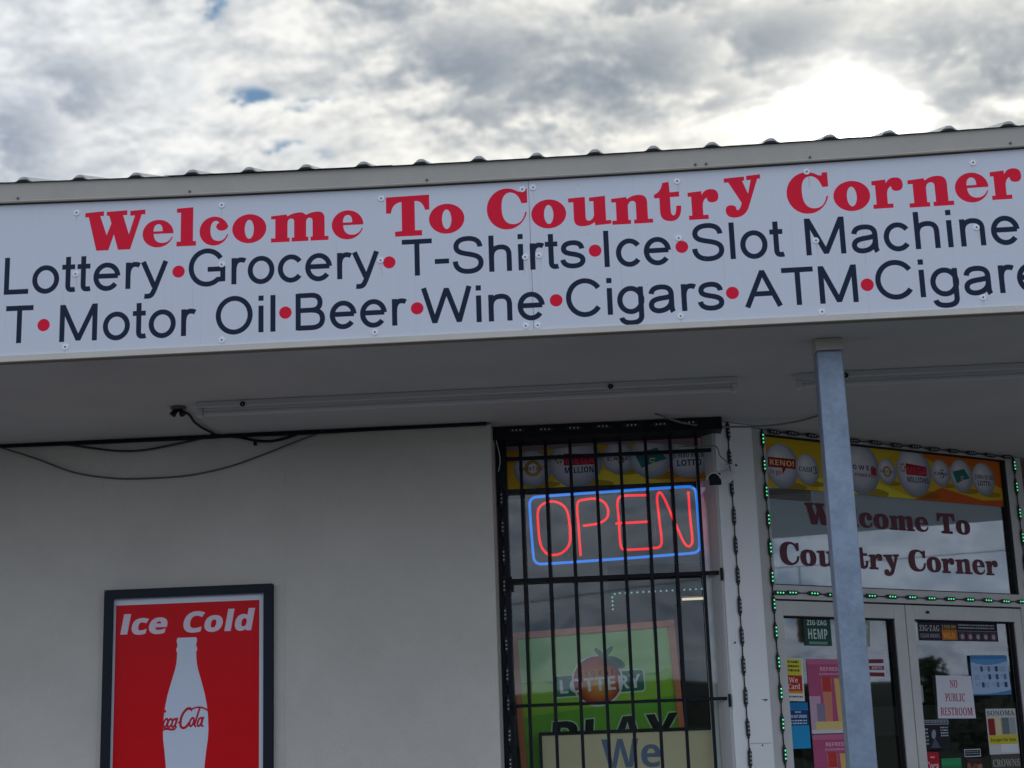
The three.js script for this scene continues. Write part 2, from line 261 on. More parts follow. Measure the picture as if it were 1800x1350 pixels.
function words(c, text, x, y, size, colour, font = 'sans-serif', width, weight = 'bold') { c.fillStyle = colour; c.font = `${weight} ${size}px ${font}`; c.textBaseline = 'alphabetic'; const m = c.measureText(text).width; if (width) { c.save(); c.translate(x, y); c.scale(width / m, 1); c.fillText(text, 0, 0); c.restore(); } else c.fillText(text, x, y); }
function speckle(c, w, h, n, a) { for (let i = 0; i < n; i++) { c.fillStyle = `rgba(${rnd() < 0.5 ? '70,70,60' : '255,255,255'},${a * rnd()})`; c.fillRect(rnd() * w, rnd() * h, 1 + rnd() * 3, 1 + rnd() * 6); } }

// ---------------------------------------------------------------- ground
const GY = -0.25, FLOOR = -0.11;                         // parking lot and shop floor
{ const g = new THREE.PlaneGeometry(900, 900); g.rotateX(-Math.PI / 2); g.translate(0, GY - 0.02, 0); structure('grass_ground', uvMetres(g), MAT.grass); }
{ const g = new THREE.PlaneGeometry(80, 52); g.rotateX(-Math.PI / 2); g.translate(8, GY, 8); structure('parking_lot', uvMetres(g), MAT.asphalt); }
structure('walkway', uvMetres(box(-8, 5.2, GY - 0.1, FLOOR, -9.2, -5.75)), MAT.concrete);
{ // low wooded ridge across the road
  const g = new THREE.PlaneGeometry(320, 60, 64, 8); g.rotateX(-Math.PI / 2);
  const p = g.attributes.position;
  for (let i = 0; i < p.count; i++) { const x = p.getX(i), t = 1 - Math.abs(p.getZ(i)) / 30; p.setY(i, t * (6.4 + 1.4 * fbm(x * 0.02, 3.3, 1, 3) * 2 + 1.2 * Math.exp(-Math.pow((x - 3) / 7, 2)) + fbm(x * 0.35, 1, 2, 3) * 0.9)); }
  g.translate(0, GY - 0.1, 118); g.computeVertexNormals(); structure('hill', uvMetres(g), MAT.hill);
}

{ // wooded rise beyond the lot on the right
  const g = new THREE.PlaneGeometry(50, 200, 8, 60); g.rotateX(-Math.PI / 2);
  const p = g.attributes.position;
  for (let i = 0; i < p.count; i++) { const z = p.getZ(i), t = 1 - Math.abs(p.getX(i)) / 25; p.setY(i, t * (6.6 + 2.2 * fbm(z * 0.03, 5.3, 1, 3) + fbm(z * 0.4, 2, 2, 3) * 1.2)); }
  g.translate(122, GY - 0.1, -10); g.computeVertexNormals(); structure('wooded_rise', uvMetres(g), MAT.hill);
}

// ---------------------------------------------------------------- the shop
const shop = thing('store_building', 'single storey roadside shop, beige walls and deep canopy under a ribbed metal roof', 'building', [0, FLOOR, -8]);
// front wall in four boards with narrow joints
for (const [a, b] of [[-6, -3.3203], [-3.3197, -2.4303], [-2.4297, -1.5433], [-1.5427, -0.543]]) part(shop, 'wall_panel', uvMetres(box(a, b, FLOOR, 2.785, -7.55, -7.48)), MAT.wall);
part(shop, 'wall_core', box(-6, -0.5465, FLOOR, 2.80, -7.69, -7.5505), MAT.wallCore);
part(shop, 'wall_return', uvMetres(rbox(-0.5455, -0.5405, FLOOR, 2.79, -7.70, -7.4825, 0.002)), MAT.wall);
// canopy
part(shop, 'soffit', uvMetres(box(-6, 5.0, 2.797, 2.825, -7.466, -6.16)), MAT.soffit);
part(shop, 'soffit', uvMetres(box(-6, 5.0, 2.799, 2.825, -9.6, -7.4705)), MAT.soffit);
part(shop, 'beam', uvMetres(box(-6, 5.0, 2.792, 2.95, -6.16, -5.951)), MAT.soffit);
part(shop, 'fascia_board', bend(box(-6, 5.0, 2.794, 3.50, -5.95, -5.906, 60)), MAT.wood);
part(shop, 'fascia_strip', bend(uvMetres(box(-6, 5.0, 2.790, 2.813, -5.9055, -5.893, 60))), MAT.cream);
{ // pressed metal eave trim with a drip lip
  const s = new THREE.Shape(); [[-5.906, 3.428], [-5.882, 3.424], [-5.880, 3.429], [-5.886, 3.434], [-5.886, 3.5065], [-5.906, 3.508]].forEach(([z, y], i) => (i ? s.lineTo(-z, y) : s.moveTo(-z, y)));
  const g = new THREE.ExtrudeGeometry(s, { depth: 11, steps: 60, bevelEnabled: false }); g.rotateY(Math.PI / 2);
  g.translate(-6, 0, 0); const p = g.attributes.position; for (let i = 0; i < p.count; i++) p.setZ(i, p.getZ(i));
  const trim = part(shop, 'eave_trim', bend(uvMetres(g)), MAT.trim);
  for (const x of [-2.291, -1.594, -0.647, 0.407, 0.449, 0.851, 1.62, -3.1]) { const h = new THREE.CylinderGeometry(0.005, 0.006, 0.005, 6); h.rotateX(Math.PI / 2); h.translate(x, 3.442 + sagAt(x) * 0.9, -5.884); part(trim, 'screw', h, MAT.shelf); }
}
{ // ribbed roof sheets
  const RIB = 0.2286, x0 = -0.21 - RIB * 26.5, roof = part(shop, 'roof_deck', (() => { const g = box(-6, 5, -0.02, 0.02, -7.2, 0); g.rotateX(Math.atan(0.33)); g.translate(0, 3.42, -5.955); return g; })(), MAT.wood);
  const prof = [[-0.5, 0], [-0.16, 0], [-0.125, 0.003], [-0.075, 0.014], [-0.045, 0.0195], [0, 0.021], [0.045, 0.0195], [0.075, 0.014], [0.125, 0.003], [0.16, 0], [0.34, 0.0006], [0.5, 0]];
  for (let k = 0; k < 12; k++) {
    const pts = []; for (let r = 0; r < 4; r++) for (const [u, h] of prof) { if (r && u === -0.5) continue; pts.push([x0 + (k * 4 + r + 0.5 + u) * RIB, h]); }
    const jit = (rnd() - 0.5) * 0.006, pos = [], idx = [], uv = [], n = pts.length;
    const row = (z, dy, lift, closed) => { for (const [x, hh] of pts) { const h = closed ? 0 : hh; pos.push(x, 3.5065 + sagAt(x) + h + lift + dy + (k % 2) * 0.0008, z + jit * (dy ? 0 : 1)); uv.push(x, z); } };
    row(-5.874, 0, 0); row(-6.0, 0.126 * 0.33, 0); row(-12.9, 7.026 * 0.33, 0);            // upper skin
    row(-5.874, 0, -0.0012, true); row(-6.0, 0.126 * 0.33, -0.0012); row(-12.9, 7.026 * 0.33, -0.0012); // lower skin
    const quad = (a, b, c, d) => idx.push(a, b, c, a, c, d);
    for (let i = 0; i < n - 1; i++) for (let r = 0; r < 2; r++) { quad(r * n + i, r * n + i + 1, (r + 1) * n + i + 1, (r + 1) * n + i); quad((r + 3) * n + i + 1, (r + 3) * n + i, (r + 4) * n + i, (r + 4) * n + i + 1); }
    for (let i = 0; i < n - 1; i++) quad(3 * n + i, 3 * n + i + 1, i + 1, i);
    const g = new THREE.BufferGeometry(); g.setAttribute('position', new THREE.Float32BufferAttribute(pos, 3)); g.setAttribute('uv', new THREE.Float32BufferAttribute(uv, 2)); g.setIndex(idx); g.computeVertexNormals();
    part(roof, 'roof_sheet', g, MAT.roof);
  }
  const back = box(-6, 5, -0.02, 0.02, -6.4, 0); back.rotateX(-Math.atan(0.33)); back.translate(0, 5.78, -12.92); part(shop, 'roof_rear', back, MAT.roof);
}
// side, rear and recess walls; floor and ceiling inside
part(shop, 'side_wall', box(-6.2, -6.0, FLOOR, 3.4, -18.2, -7.48), MAT.wall);
part(shop, 'side_wall', box(5.0, 5.2, FLOOR, 3.4, -18.2, -9.15), MAT.wall);
part(shop, 'rear_wall', box(-6, 5, FLOOR, 3.6, -18.2, -18.0), MAT.inner);
part(shop, 'recess_wall', uvMetres(box(2.42, 5.0, FLOOR, 2.80, -9.35, -9.13)), MAT.wall);
for (const [name, y0, y1, m] of [['floor_slab', -0.05, 0, MAT.floor], ['ceiling', 2.96, 3.0, MAT.ceiling]]) {
  const s = new THREE.Shape(); [[-6, 7.70], [0.5, 7.82], [2.42, 9.24], [5, 9.36], [5, 18], [-6, 18]].forEach(([x, z], i) => (i ? s.lineTo(x, z) : s.moveTo(x, z)));
  const g = new THREE.ExtrudeGeometry(s, { depth: y1 - y0, bevelEnabled: false }); g.rotateX(-Math.PI / 2); g.translate(0, FLOOR + y0, 0); part(shop, name, g, m);
}
// clad corner column, its face in line with the canted entrance
{
  const col = part(shop, 'corner_column', uvMetres(cant(rbox(-0.017, 0.222, FLOOR, 2.797, -0.17, 0, 0.004))), MAT.columnMetal, 'white sheet metal clad corner column');
  part(col, 'edge_trim', cant(rbox(-0.03, -0.0185, FLOOR, 2.79, -0.10, -0.008, 0.002)), MAT.aluminium);
  for (const [s, y, r] of [[0.103, 2.585, 0.006], [0.02, 1.72, 0.005], [0.19, 1.45, 0.005], [0.15, 1.24, 0.004]]) { const g = new THREE.CylinderGeometry(r, r * 1.2, 0.003, 10); g.rotateX(Math.PI / 2); g.translate(s, y, 0.0012); part(col, 'screw', cant(g), MAT.shelf); }
  part(col, 'joint', cant(box(0.075, 0.21, 1.2475, 1.2495, -0.002, 0.0006)), MAT.greyCable);
  part(col, 'dent', cant(rbox(0.17, 0.205, 1.449, 1.4545, -0.002, 0.0012, 0.0012)), MAT.greyCable);
}
// barred shop window
{
  const w = part(shop, 'window_frame', merge([rbox(-0.5385, -0.487, 0.32, 2.735, -7.79, -7.715, 0.003), rbox(0.5405, 0.556, 0.32, 2.735, -7.79, -7.715, 0.003), rbox(-0.4865, 0.540, 0.32, 0.38, -7.79, -7.715, 0.003)]), MAT.darkFrame, 'dark metal shop window frame');
  part(w, 'pane', box(-0.4865, 0.540, 0.3805, 2.7345, -7.762, -7.760), MAT.glass);
  part(shop, 'window_header', rbox(-0.5395, 0.575, 2.7355, 2.7965, -7.80, -7.60, 0.003), MAT.black);
  part(shop, 'window_apron', uvMetres(rbox(-0.539, 0.556, FLOOR, 0.3195, -7.80, -7.68, 0.003)), MAT.wall);
  part(w, 'gasket', rbox(0.534, 0.5395, 0.381, 2.70, -7.7595, -7.752, 0.001), MAT.rubber);
}
// entrance: aluminium frame, transom light and two glazed doors
{
  const F = -0.05, B = -0.10;
  const jamb = part(shop, 'door_frame', merge([cant(rbox(0.2225, 0.3295, FLOOR, 2.797, B, F, 0.003)), cant(rbox(2.167, 2.30, FLOOR, 2.797, B, F, 0.003)), cant(rbox(0.33, 2.1665, 1.942, 2.012, B, F + 0.006, 0.003)), cant(rbox(0.33, 2.1665, 2.772, 2.797, B, F, 0.003)), cant(rbox(0.33, 0.358, 2.0125, 2.7715, B, F - 0.004, 0.002))].map((g) => uvMetres(g))), MAT.aluminium, 'weathered aluminium entrance frame');
  part(jamb, 'gasket', cant(rbox(0.3585, 2.166, 2.7655, 2.7715, B + 0.005, F + 0.004, 0.002)), MAT.rubber);
  part(jamb, 'gasket', cant(rbox(2.142, 2.1665, 2.0125, 2.765, B + 0.01, F - 0.002, 0.002)), MAT.rubber);
  part(jamb, 'gasket', cant(rbox(0.36, 2.141, 2.0125, 2.017, B + 0.02, F - 0.004, 0.001)), MAT.rubber);
  part(jamb, 'gasket', cant(rbox(0.33, 2.1665, 1.936, 1.9415, B + 0.005, F + 0.002, 0.001)), MAT.rubber);
  const tr = part(shop, 'transom_window', cant(box(0.3585, 2.1415, 2.0175, 2.765, -0.074, -0.072)), MAT.doorGlass);
  void tr;
  part(jamb, 'added_pale_sheet', merge([cant(box(0.3585, 0.665, 2.0175, 2.448, -0.0765, -0.0755)), cant(box(0.665, 2.12, 2.0175, 2.506, -0.0765, -0.0755))]), mat([0.70, 0.70, 0.69], 0.8), 'white sheet added behind the transom glass to make it look pale');  // white sheet added to pale the glass, standing in for a bright ceiling
  for (const [a, b, hs] of [[0.332, 1.2495, 1], [1.2555, 2.1645, -1]]) {
    const l = a < 1 ? 0.394 : 1.319, r = a < 1 ? 1.170 : 2.104;
    const door = part(shop, 'door', merge([cant(rbox(a, l, FLOOR + 0.01, 1.935, -0.097, F - 0.002, 0.003)), cant(rbox(r, b, FLOOR + 0.01, 1.935, -0.097, F - 0.002, 0.003)), cant(rbox(l, r, 1.861, 1.935, -0.097, F - 0.002, 0.003)), cant(rbox(l, r, FLOOR + 0.01, 0.14, -0.097, F - 0.002, 0.003))].map((g) => uvMetres(g))), MAT.aluminium);
    part(door, 'pane', cant(box(l, r, 0.1405, 1.8605, -0.084, -0.082)), MAT.doorGlass);
    part(door, 'gasket', cant(rbox(l, r, 1.854, 1.8605, -0.0815, F - 0.005, 0.001)), MAT.rubber);
    part(door, 'gasket', cant(rbox(r - 0.014, r, 0.141, 1.853, -0.0815, F - 0.010, 0.001)), MAT.rubber);
    const hx = hs > 0 ? b - 0.04 : a + 0.035;
    part(door, 'handle', merge([cant(cyl([hx, 0.75, 0.0], [hx, 1.1, 0.0], 0.011)), cant(cyl([hx, 0.78, -0.055], [hx, 0.78, 0], 0.009)), cant(cyl([hx, 1.07, -0.055], [hx, 1.07, 0], 0.009))]), MAT.steel);
    if (hs < 0) part(door, 'door_stop', cant(cyl([1.415, 1.899, -0.055], [1.415, 1.899, -0.04], 0.007)), MAT.rubber);
  }
  part(shop, 'door_mullion', cant(rbox(1.2498, 1.2552, FLOOR, 1.935, -0.097, -0.070, 0.002)), MAT.rubber);
}

// ---------------------------------------------------------------- canopy post
{
  const post = thing('canopy_post', 'blue grey galvanised square steel post under the canopy, before the doors', 'post', [0.905, FLOOR, -6.21]);
  part(post, 'shaft', uvMetres(rbox(0.853, 0.957, FLOOR + 0.012, 2.742, -6.262, -6.158, 0.009)), MAT.galv);
  part(post, 'cap', uvMetres(rbox(0.851, 0.959, 2.7425, 2.791, -6.264, -6.156, 0.004)), MAT.trim);
  part(post, 'base_plate', rbox(0.80, 1.01, FLOOR, FLOOR + 0.0115, -6.315, -6.105, 0.003), MAT.galv);
}

// ---------------------------------------------------------------- fascia sign, two printed boards
{
  const RED = '#ee1438', NAVY = '#17253b', BG = '#dcdfe6', PX = 840;
  const red = [['W', -2.019, 3.219, -1.776, 3.38], ['e', -1.785, 3.222, -1.661, 3.335], ['l', -1.648, 3.222, -1.57, 3.381], ['c', -1.556, 3.219, -1.439, 3.338], ['o', -1.425, 3.222, -1.289, 3.341], ['m', -1.27, 3.22, -1.042, 3.339], ['e', -1.028, 3.218, -0.903, 3.338], ['T', -0.812, 3.219, -0.641, 3.386], ['o', -0.643, 3.221, -0.504, 3.344], ['C', -0.416, 3.225, -0.255, 3.394], ['o', -0.241, 3.22, -0.105, 3.339], ['u', -0.095, 3.221, 0.069, 3.341], ['n', 0.073, 3.22, 0.231, 3.337], ['t', 0.24, 3.222, 0.343, 3.383], ['r', 0.371, 3.222, 0.489, 3.343], ['y', 0.514, 3.221, 0.655, 3.391], ['C', 0.751, 3.219, 0.914, 3.387], ['o', 0.931, 3.219, 1.071, 3.34], ['r', 1.08, 3.222, 1.199, 3.343], ['n', 1.218, 3.218, 1.387, 3.338], ['e', 1.396, 3.223, 1.523, 3.341], ['r', 1.533, 3.227, 1.651, 3.347]];
  const plain = [['Lottery', -2.338, -1.68, 3.058], ['Grocery', -1.597, -0.843, 3.0565], ['T-Shirts', -0.761, -0.039, 3.0555], ['Ice', 0.036, 0.293, 3.05], ['Slot', 0.376, 0.735, 3.0545], ['Machine', 0.811, 1.622, 3.052],
    ['T', -2.334, -2.208, 2.862], ['Motor', -2.108, -1.56, 2.858], ['Oil', -1.487, -1.253, 2.858], ['Beer', -1.172, -0.732, 2.858], ['Wine', -0.68, -0.203, 2.8555], ['Cigars', -0.119, 0.484, 2.858], ['ATM', 0.563, 0.992, 2.859], ['Cigarettes', 1.062, 2.065, 2.864]];
  const bullets = [[-1.638, 3.119], [-0.803, 3.115], [0.001, 3.119], [0.336, 3.115], [-2.173, 2.929], [-1.213, 2.932], [-0.697, 2.923], [-0.158, 2.927], [0.518, 2.92], [1.03, 2.924]];
  const screws = [[-2.054, 3.378], [-1.468, 3.384], [-0.831, 3.38], [-0.273, 3.387], [-0.23, 3.392], [0.333, 3.383], [0.836, 3.389], [1.474, 3.38], [-2.051, 3.128], [-1.466, 3.14], [-0.837, 3.125], [-0.271, 3.108], [-0.218, 3.112], [0.326, 3.151], [0.85, 3.11], [1.461, 3.124], [-2.083, 2.838], [-1.463, 2.835], [-0.863, 2.836], [-0.279, 2.831], [-0.233, 2.831], [0.315, 2.839], [0.851, 2.828], [1.458, 2.852]];
  const y0 = 2.8145, y1 = 3.420;
  for (const [x0, x1, label] of [[-2.682, -0.2488, 'left white fascia board, red heading over navy goods list starting with Lottery'], [-0.2472, 2.186, 'right white fascia board, red heading over navy goods list with ATM above the post']]) {
    const m = print(Math.round((x1 - x0) * PX), Math.round((y1 - y0) * PX), (c, w, h) => {
      const X = (x) => (x - x0) * PX, Y = (y) => (y1 - y) * PX;
      c.fillStyle = BG; c.fillRect(0, 0, w, h);
      for (const [t, l, b, r, top] of red) if (r > x0 && l < x1) slabLetter(c, t, X(l), Y(top), (r - l) * PX, (top - b) * PX, RED, BG);
      for (const [t, l, r, b] of plain) if (r > x0 && l < x1) plainWord(c, t, X(l), X(r), Y(b), 0.1475 * PX, NAVY);
      for (const [x, y] of bullets) { c.fillStyle = RED; c.beginPath(); c.arc(X(x), Y(y), 0.0245 * PX, 0, 7); c.fill(); }
      for (let i = 0; i < 26; i++) { const sx = rnd() * w, sy = rnd() * h * 0.6, l = 60 + rnd() * 260; c.fillStyle = `rgba(120,125,130,${0.03 + rnd() * 0.05})`; c.fillRect(sx, sy, 1 + rnd() * 5, l); }
      for (let x = 0; x < w; x += 8) { c.fillStyle = `rgba(90,100,120,${0.012 + 0.012 * rnd()})`; c.fillRect(x, 0, 2, h); }
      for (const [x, y] of screws) if (x > x0 && x < x1) for (let k = 0; k < 3; k++) { c.fillStyle = `rgba(105,85,70,${0.04 + 0.07 * rnd()})`; c.fillRect(X(x) - 6 + rnd() * 12, Y(y) + 8, 1 + rnd() * 2, 12 + rnd() * 40); }
      speckle(c, w, h, 900, 0.12);
    }, { roughness: 0.42 });
    const board = thing('fascia_sign', label, 'sign', [(x0 + x1) / 2, y0, -5.9]);
    board.userData.group = 'printed boards along the canopy fascia';
    part(board, 'panel', bend(uvFit(box(x0, x1, y0, y1, -5.9045, -5.900, 40), x0, x1, y0, y1)), m);
    for (const [x, y] of screws) if (x > x0 && x < x1) {
      const yy = y + sagAt(x) * (y - 2.794) / 0.724, ring = new THREE.CylinderGeometry(0.0115, 0.0132, 0.004, 20); ring.rotateX(Math.PI / 2); ring.translate(x, yy, -5.8985);
      const wsh = part(board, 'washer', ring, MAT.washer), head = new THREE.CylinderGeometry(0.0032, 0.004, 0.004, 6); head.rotateX(Math.PI / 2); head.translate(x, yy, -5.8955); part(wsh, 'screw', head, MAT.shelf);
    }
  }
}

// ---------------------------------------------------------------- under the canopy
function stripLight(x0, x1, z, label) {
  const f = thing('strip_light', label, 'light fixture', [(x0 + x1) / 2, 2.797, z], 'unlit strip lights under the canopy');
  part(f, 'channel', rbox(x0, x1, 2.770, 2.7968, z - 0.03, z + 0.03, 0.004), MAT.fixture);
  for (const x of [x0 + 0.012, x1 - 0.012]) part(f, 'lampholder', rbox(x - 0.012, x + 0.012, 2.732, 2.7698, z - 0.022, z + 0.022, 0.004), MAT.fixture);
  part(f, 'lamp_tube', cyl([x0 + 0.025, 2.749, z - 0.008], [x1 - 0.025, 2.749, z - 0.008], 0.0125), MAT.tubeOff);
  for (const x of [x0 + 0.21, x1 - 0.55]) { const g = new THREE.TorusGeometry(0.008, 0.004, 6, 14); g.translate(x, 2.776, z + 0.036); part(f, 'hook', g, MAT.black); }
}
stripLight(-1.79, 0.59, -6.79, 'long unlit strip light on the soffit left of the post');
stripLight(0.843, 3.22, -6.79, 'unlit strip light on the soffit passing behind the post');
{ // twin lampholder with its lead
  const t = thing('twin_lampholder', 'black twin lampholder without bulbs on the soffit, left of the long strip light', 'light fixture', [-1.89, 2.797, -6.84]);
  const b = new THREE.CylinderGeometry(0.035, 0.035, 0.012, 20); b.translate(-1.89, 2.7905, -6.84); part(t, 'base', b, MAT.shelf);
  for (const s of [-1, 1]) part(t, 'socket', merge([cyl([-1.89 + s * 0.006, 2.786, -6.84], [-1.89 + s * 0.02, 2.764, -6.83], 0.010, 0.013), cyl([-1.89 + s * 0.02, 2.764, -6.83], [-1.89 + s * 0.025, 2.756, -6.828], 0.015, 0.014)]), MAT.black);
  part(t, 'lead', tube([[-1.885, 2.787, -6.85], [-1.87, 2.783, -6.95], [-1.876, 2.775, -7.05], [-1.884, 2.781, -7.2], [-1.88, 2.786, -7.32], [-1.86, 2.784, -7.44]], 0.0062), MAT.cable);
}
single('cable', 'thick black cable along the joint of beige wall and soffit', 'cable', merge([tube([[-6, 2.786, -7.466], [-3, 2.787, -7.466], [-2, 2.784, -7.466], [-1.6, 2.787, -7.466], [-1.2, 2.786, -7.466], [-0.56, 2.787, -7.466]], 0.009, 80), tube([[-3, 2.783, -7.458], [-2.4, 2.779, -7.458], [-1.9, 2.781, -7.456], [-1.4, 2.778, -7.457], [-0.9, 2.785, -7.46]], 0.006, 60)]), MAT.cable);
single('cable', 'thin grey cable hanging in the longest, lowest loop on the beige wall', 'cable', tube([[-2.96, 2.786, -7.458], [-2.771, 2.721, -7.468], [-2.571, 2.641, -7.472], [-2.374, 2.604, -7.473], [-2.248, 2.597, -7.473], [-2.011, 2.602, -7.473], [-1.816, 2.635, -7.472], [-1.678, 2.676, -7.471], [-1.483, 2.743, -7.468], [-1.345, 2.786, -7.458]], 0.0042, 80), mat([0.10, 0.10, 0.11], 0.6));
single('cable', 'short shallow cable loop at the top left of the beige wall', 'cable', tube([[-2.64, 2.786, -7.462], [-2.49, 2.758, -7.468], [-2.349, 2.737, -7.470], [-2.237, 2.736, -7.470], [-2.097, 2.754, -7.468], [-1.929, 2.782, -7.462]], 0.0055, 60), mat([0.035, 0.036, 0.042], 0.6));
{
  const t = thing('cable', 'black cable dipping below the soffit right of the twin lampholder, with a clip', 'cable', [-1.65, 2.75, -7.46]);
  part(t, 'wire', tube([[-1.90, 2.79, -7.455], [-1.762, 2.776, -7.46], [-1.678, 2.756, -7.462], [-1.608, 2.75, -7.463], [-1.539, 2.76, -7.462], [-1.44, 2.788, -7.456]], 0.0068, 60), MAT.cable);
  part(t, 'clip', rbox(-1.69, -1.676, 2.733, 2.752, -7.474, -7.456, 0.002), MAT.black);
}
single('cable', 'grey cable slung from the soffit above the barred window to the door corner', 'cable', tube([[0.25, 2.793, -7.45], [0.38, 2.771, -7.57], [0.50, 2.757, -7.62], [0.63, 2.756, -7.66], [0.80, 2.765, -7.72], [0.95, 2.78, -7.72], [1.10, 2.795, -7.60]], 0.0052, 60), MAT.greyCable);

single('cable', 'thin white wire end dangling at the top left corner of the barred window', 'cable', tube([[-0.53, 2.775, -7.62], [-0.525, 2.73, -7.63], [-0.513, 2.67, -7.64], [-0.512, 2.63, -7.65], [-0.518, 2.60, -7.652], [-0.522, 2.585, -7.652]], 0.0022, 40, 6), MAT.white);
// ---------------------------------------------------------------- framed poster
{
  const p = thing('framed_poster', 'red framed poster with a white bottle and Ice Cold lettering on the beige wall', 'poster', [-2.0, 0.62, -7.47]);
  const x0 = -2.403, x1 = -1.594, y0 = 0.60, y1 = 2.062, w = 0.044;
  const bar = (pts) => { const s = new THREE.Shape(); pts.forEach(([x, y], i) => (i ? s.lineTo(x, y) : s.moveTo(x, y))); const g = new THREE.ExtrudeGeometry(s, { depth: 0.018, bevelEnabled: true, bevelThickness: 0.006, bevelSize: -0.006, bevelOffset: 0, bevelSegments: 2 }); g.translate(0, 0, -7.474); return g; };
  const e = 0.0006;
  part(p, 'frame_bar', bar([[x0 + e, y1], [x0 + w + e, y1 - w], [x1 - w - e, y1 - w], [x1 - e, y1]]), MAT.darkFrame);
  part(p, 'frame_bar', bar([[x0 + e, y0], [x1 - e, y0], [x1 - w - e, y0 + w], [x0 + w + e, y0 + w]]), MAT.darkFrame);
  part(p, 'frame_bar', bar([[x0, y0 + e], [x0 + w, y0 + w + e], [x0 + w, y1 - w - e], [x0, y1 - e]]), MAT.darkFrame);
  part(p, 'frame_bar', bar([[x1, y0 + e], [x1, y1 - e], [x1 - w, y1 - w - e], [x1 - w, y0 + w + e]]), MAT.darkFrame);
  const a0 = x0 + w - 0.004, a1 = x1 - w + 0.004, b0 = y0 + w - 0.004, b1 = y1 - w + 0.004, S = 1000;
  const m = print(Math.round((a1 - a0) * S), Math.round((b1 - b0) * S), (c, W, H) => {
    const X = (x) => (x - a0) * S, Y = (y) => (b1 - y) * S;
    c.fillStyle = '#dfe4ec'; c.fillRect(0, 0, W, H);
    c.fillStyle = '#e00012'; c.fillRect(X(-2.351), Y(1.989), 0.689 * S, (1.989 - 0.67) * S);
    c.save(); c.translate(X(-2.331), Y(1.851)); c.transform(1, 0, -0.18, 1, 0, 0); c.fillStyle = '#e9d9e4'; c.font = 'bold 130px sans-serif';
    const word = (t, x, wd) => { c.save(); c.translate(x, 0); c.scale(wd / c.measureText(t).width, 1); c.fillText(t, 0, 0); c.lineWidth = 5; c.strokeStyle = '#e9d9e4'; c.strokeText(t, 0, 0); c.restore(); };
    c.fillRect(2, -96, 34, 96); word('ce', 46, 180); word('Cold', 292, 348); c.restore();
    const half = [[1.826, 0.044], [1.818, 0.0485], [1.806, 0.0485], [1.797, 0.0455], [1.783, 0.0455], [1.775, 0.0505], [1.765, 0.05], [1.757, 0.0455], [1.73, 0.0465], [1.70, 0.05], [1.677, 0.055], [1.62, 0.072], [1.56, 0.089], [1.51, 0.099], [1.46, 0.105], [1.40, 0.1075], [1.36, 0.106], [1.30, 0.098], [1.233, 0.091], [1.15, 0.087], [1.05, 0.092], [0.96, 0.1], [0.86, 0.098], [0.78, 0.088], [0.74, 0.08]];
    c.fillStyle = '#dbe3f0'; c.beginPath(); half.forEach(([y, h], i) => c[i ? 'lineTo' : 'moveTo'](X(-2.008 + h), Y(y))); [...half].reverse().forEach(([y, h]) => c.lineTo(X(-2.008 - h), Y(y))); c.closePath(); c.fill();
    c.save(); c.clip(); // script lettering wraps round the bottle
    c.translate(X(-2.125), Y(1.408)); c.strokeStyle = '#c8182f'; c.lineCap = 'round';
    const st = (lw, pts) => { c.lineWidth = lw * 1.25; c.beginPath(); pts.forEach((q, i) => c[i ? 'lineTo' : 'moveTo'](q[0] + q[1] * 0.28, -q[1])); c.stroke(); };
    const ring = (x, y, rx, ry, a0_ = 0, a1_ = 360, lw = 7) => st(lw, arc(x, y, rx, ry, a0_, a1_, 30));
    ring(-14, 44, 22, 40, 60, 320, 8); ring(14, 26, 9, 19); ring(34, 25, 9, 19, 40, 320); ring(54, 25, 9, 19); st(7, [[64, 45], [64, 10], [70, 5]]);
    ring(106, 44, 24, 44, 70, 330, 9); ring(106, 78, 16, 14, 0, 200, 5); ring(138, 26, 9, 19); st(7, [[158, 88], [156, 50], [155, 12], [162, 5]]); ring(176, 25, 9, 19); st(7, [[187, 45], [187, 10], [196, 6]]);
    st(6, bez([118, 84], [[150, 100], [175, 92], [200, 76]])); st(8, bez([10, -6], [[30, 8], [44, -12], [66, -2]])); st(5, [[74, 26], [88, 28]]);
    c.restore();
    speckle(c, W, H, 500, 0.05);
  }, { roughness: 0.3 });
  part(p, 'print', sheet(a0, a1, b0, b1, -7.4785, -7.4735), m);
}

// ---------------------------------------------------------------- barred window: grille, banner, open sign, displays
{
  const g = thing('window_grille', 'black iron security bars over the shop window with the open sign', 'window bars', [0, 0.35, -7.70]);
  for (const x of [-0.413, -0.290, -0.1685, -0.0445, 0.077, 0.2015, 0.3225, 0.449]) part(g, 'upright_bar', rbox(x - 0.0078, x + 0.0078, 0.36, 2.735, -7.7090, -7.695, 0.002), MAT.iron);
  for (const [y, h] of [[2.656, 0.0092], [2.055, 0.010], [1.461, 0.0075], [0.9, 0.010], [0.4, 0.010]]) part(g, 'cross_bar', rbox(-0.4865, 0.538, y - h, y + h, -7.7185, -7.7095, 0.002), MAT.iron);
  for (const [x, y] of [[-0.482, 2.045], [0.532, 2.045], [-0.482, 1.45], [0.532, 1.45]]) part(g, 'bracket', rbox(x - 0.006, x + 0.006, y - 0.03, y + 0.03, -7.7145, -7.68, 0.002), MAT.iron);
}
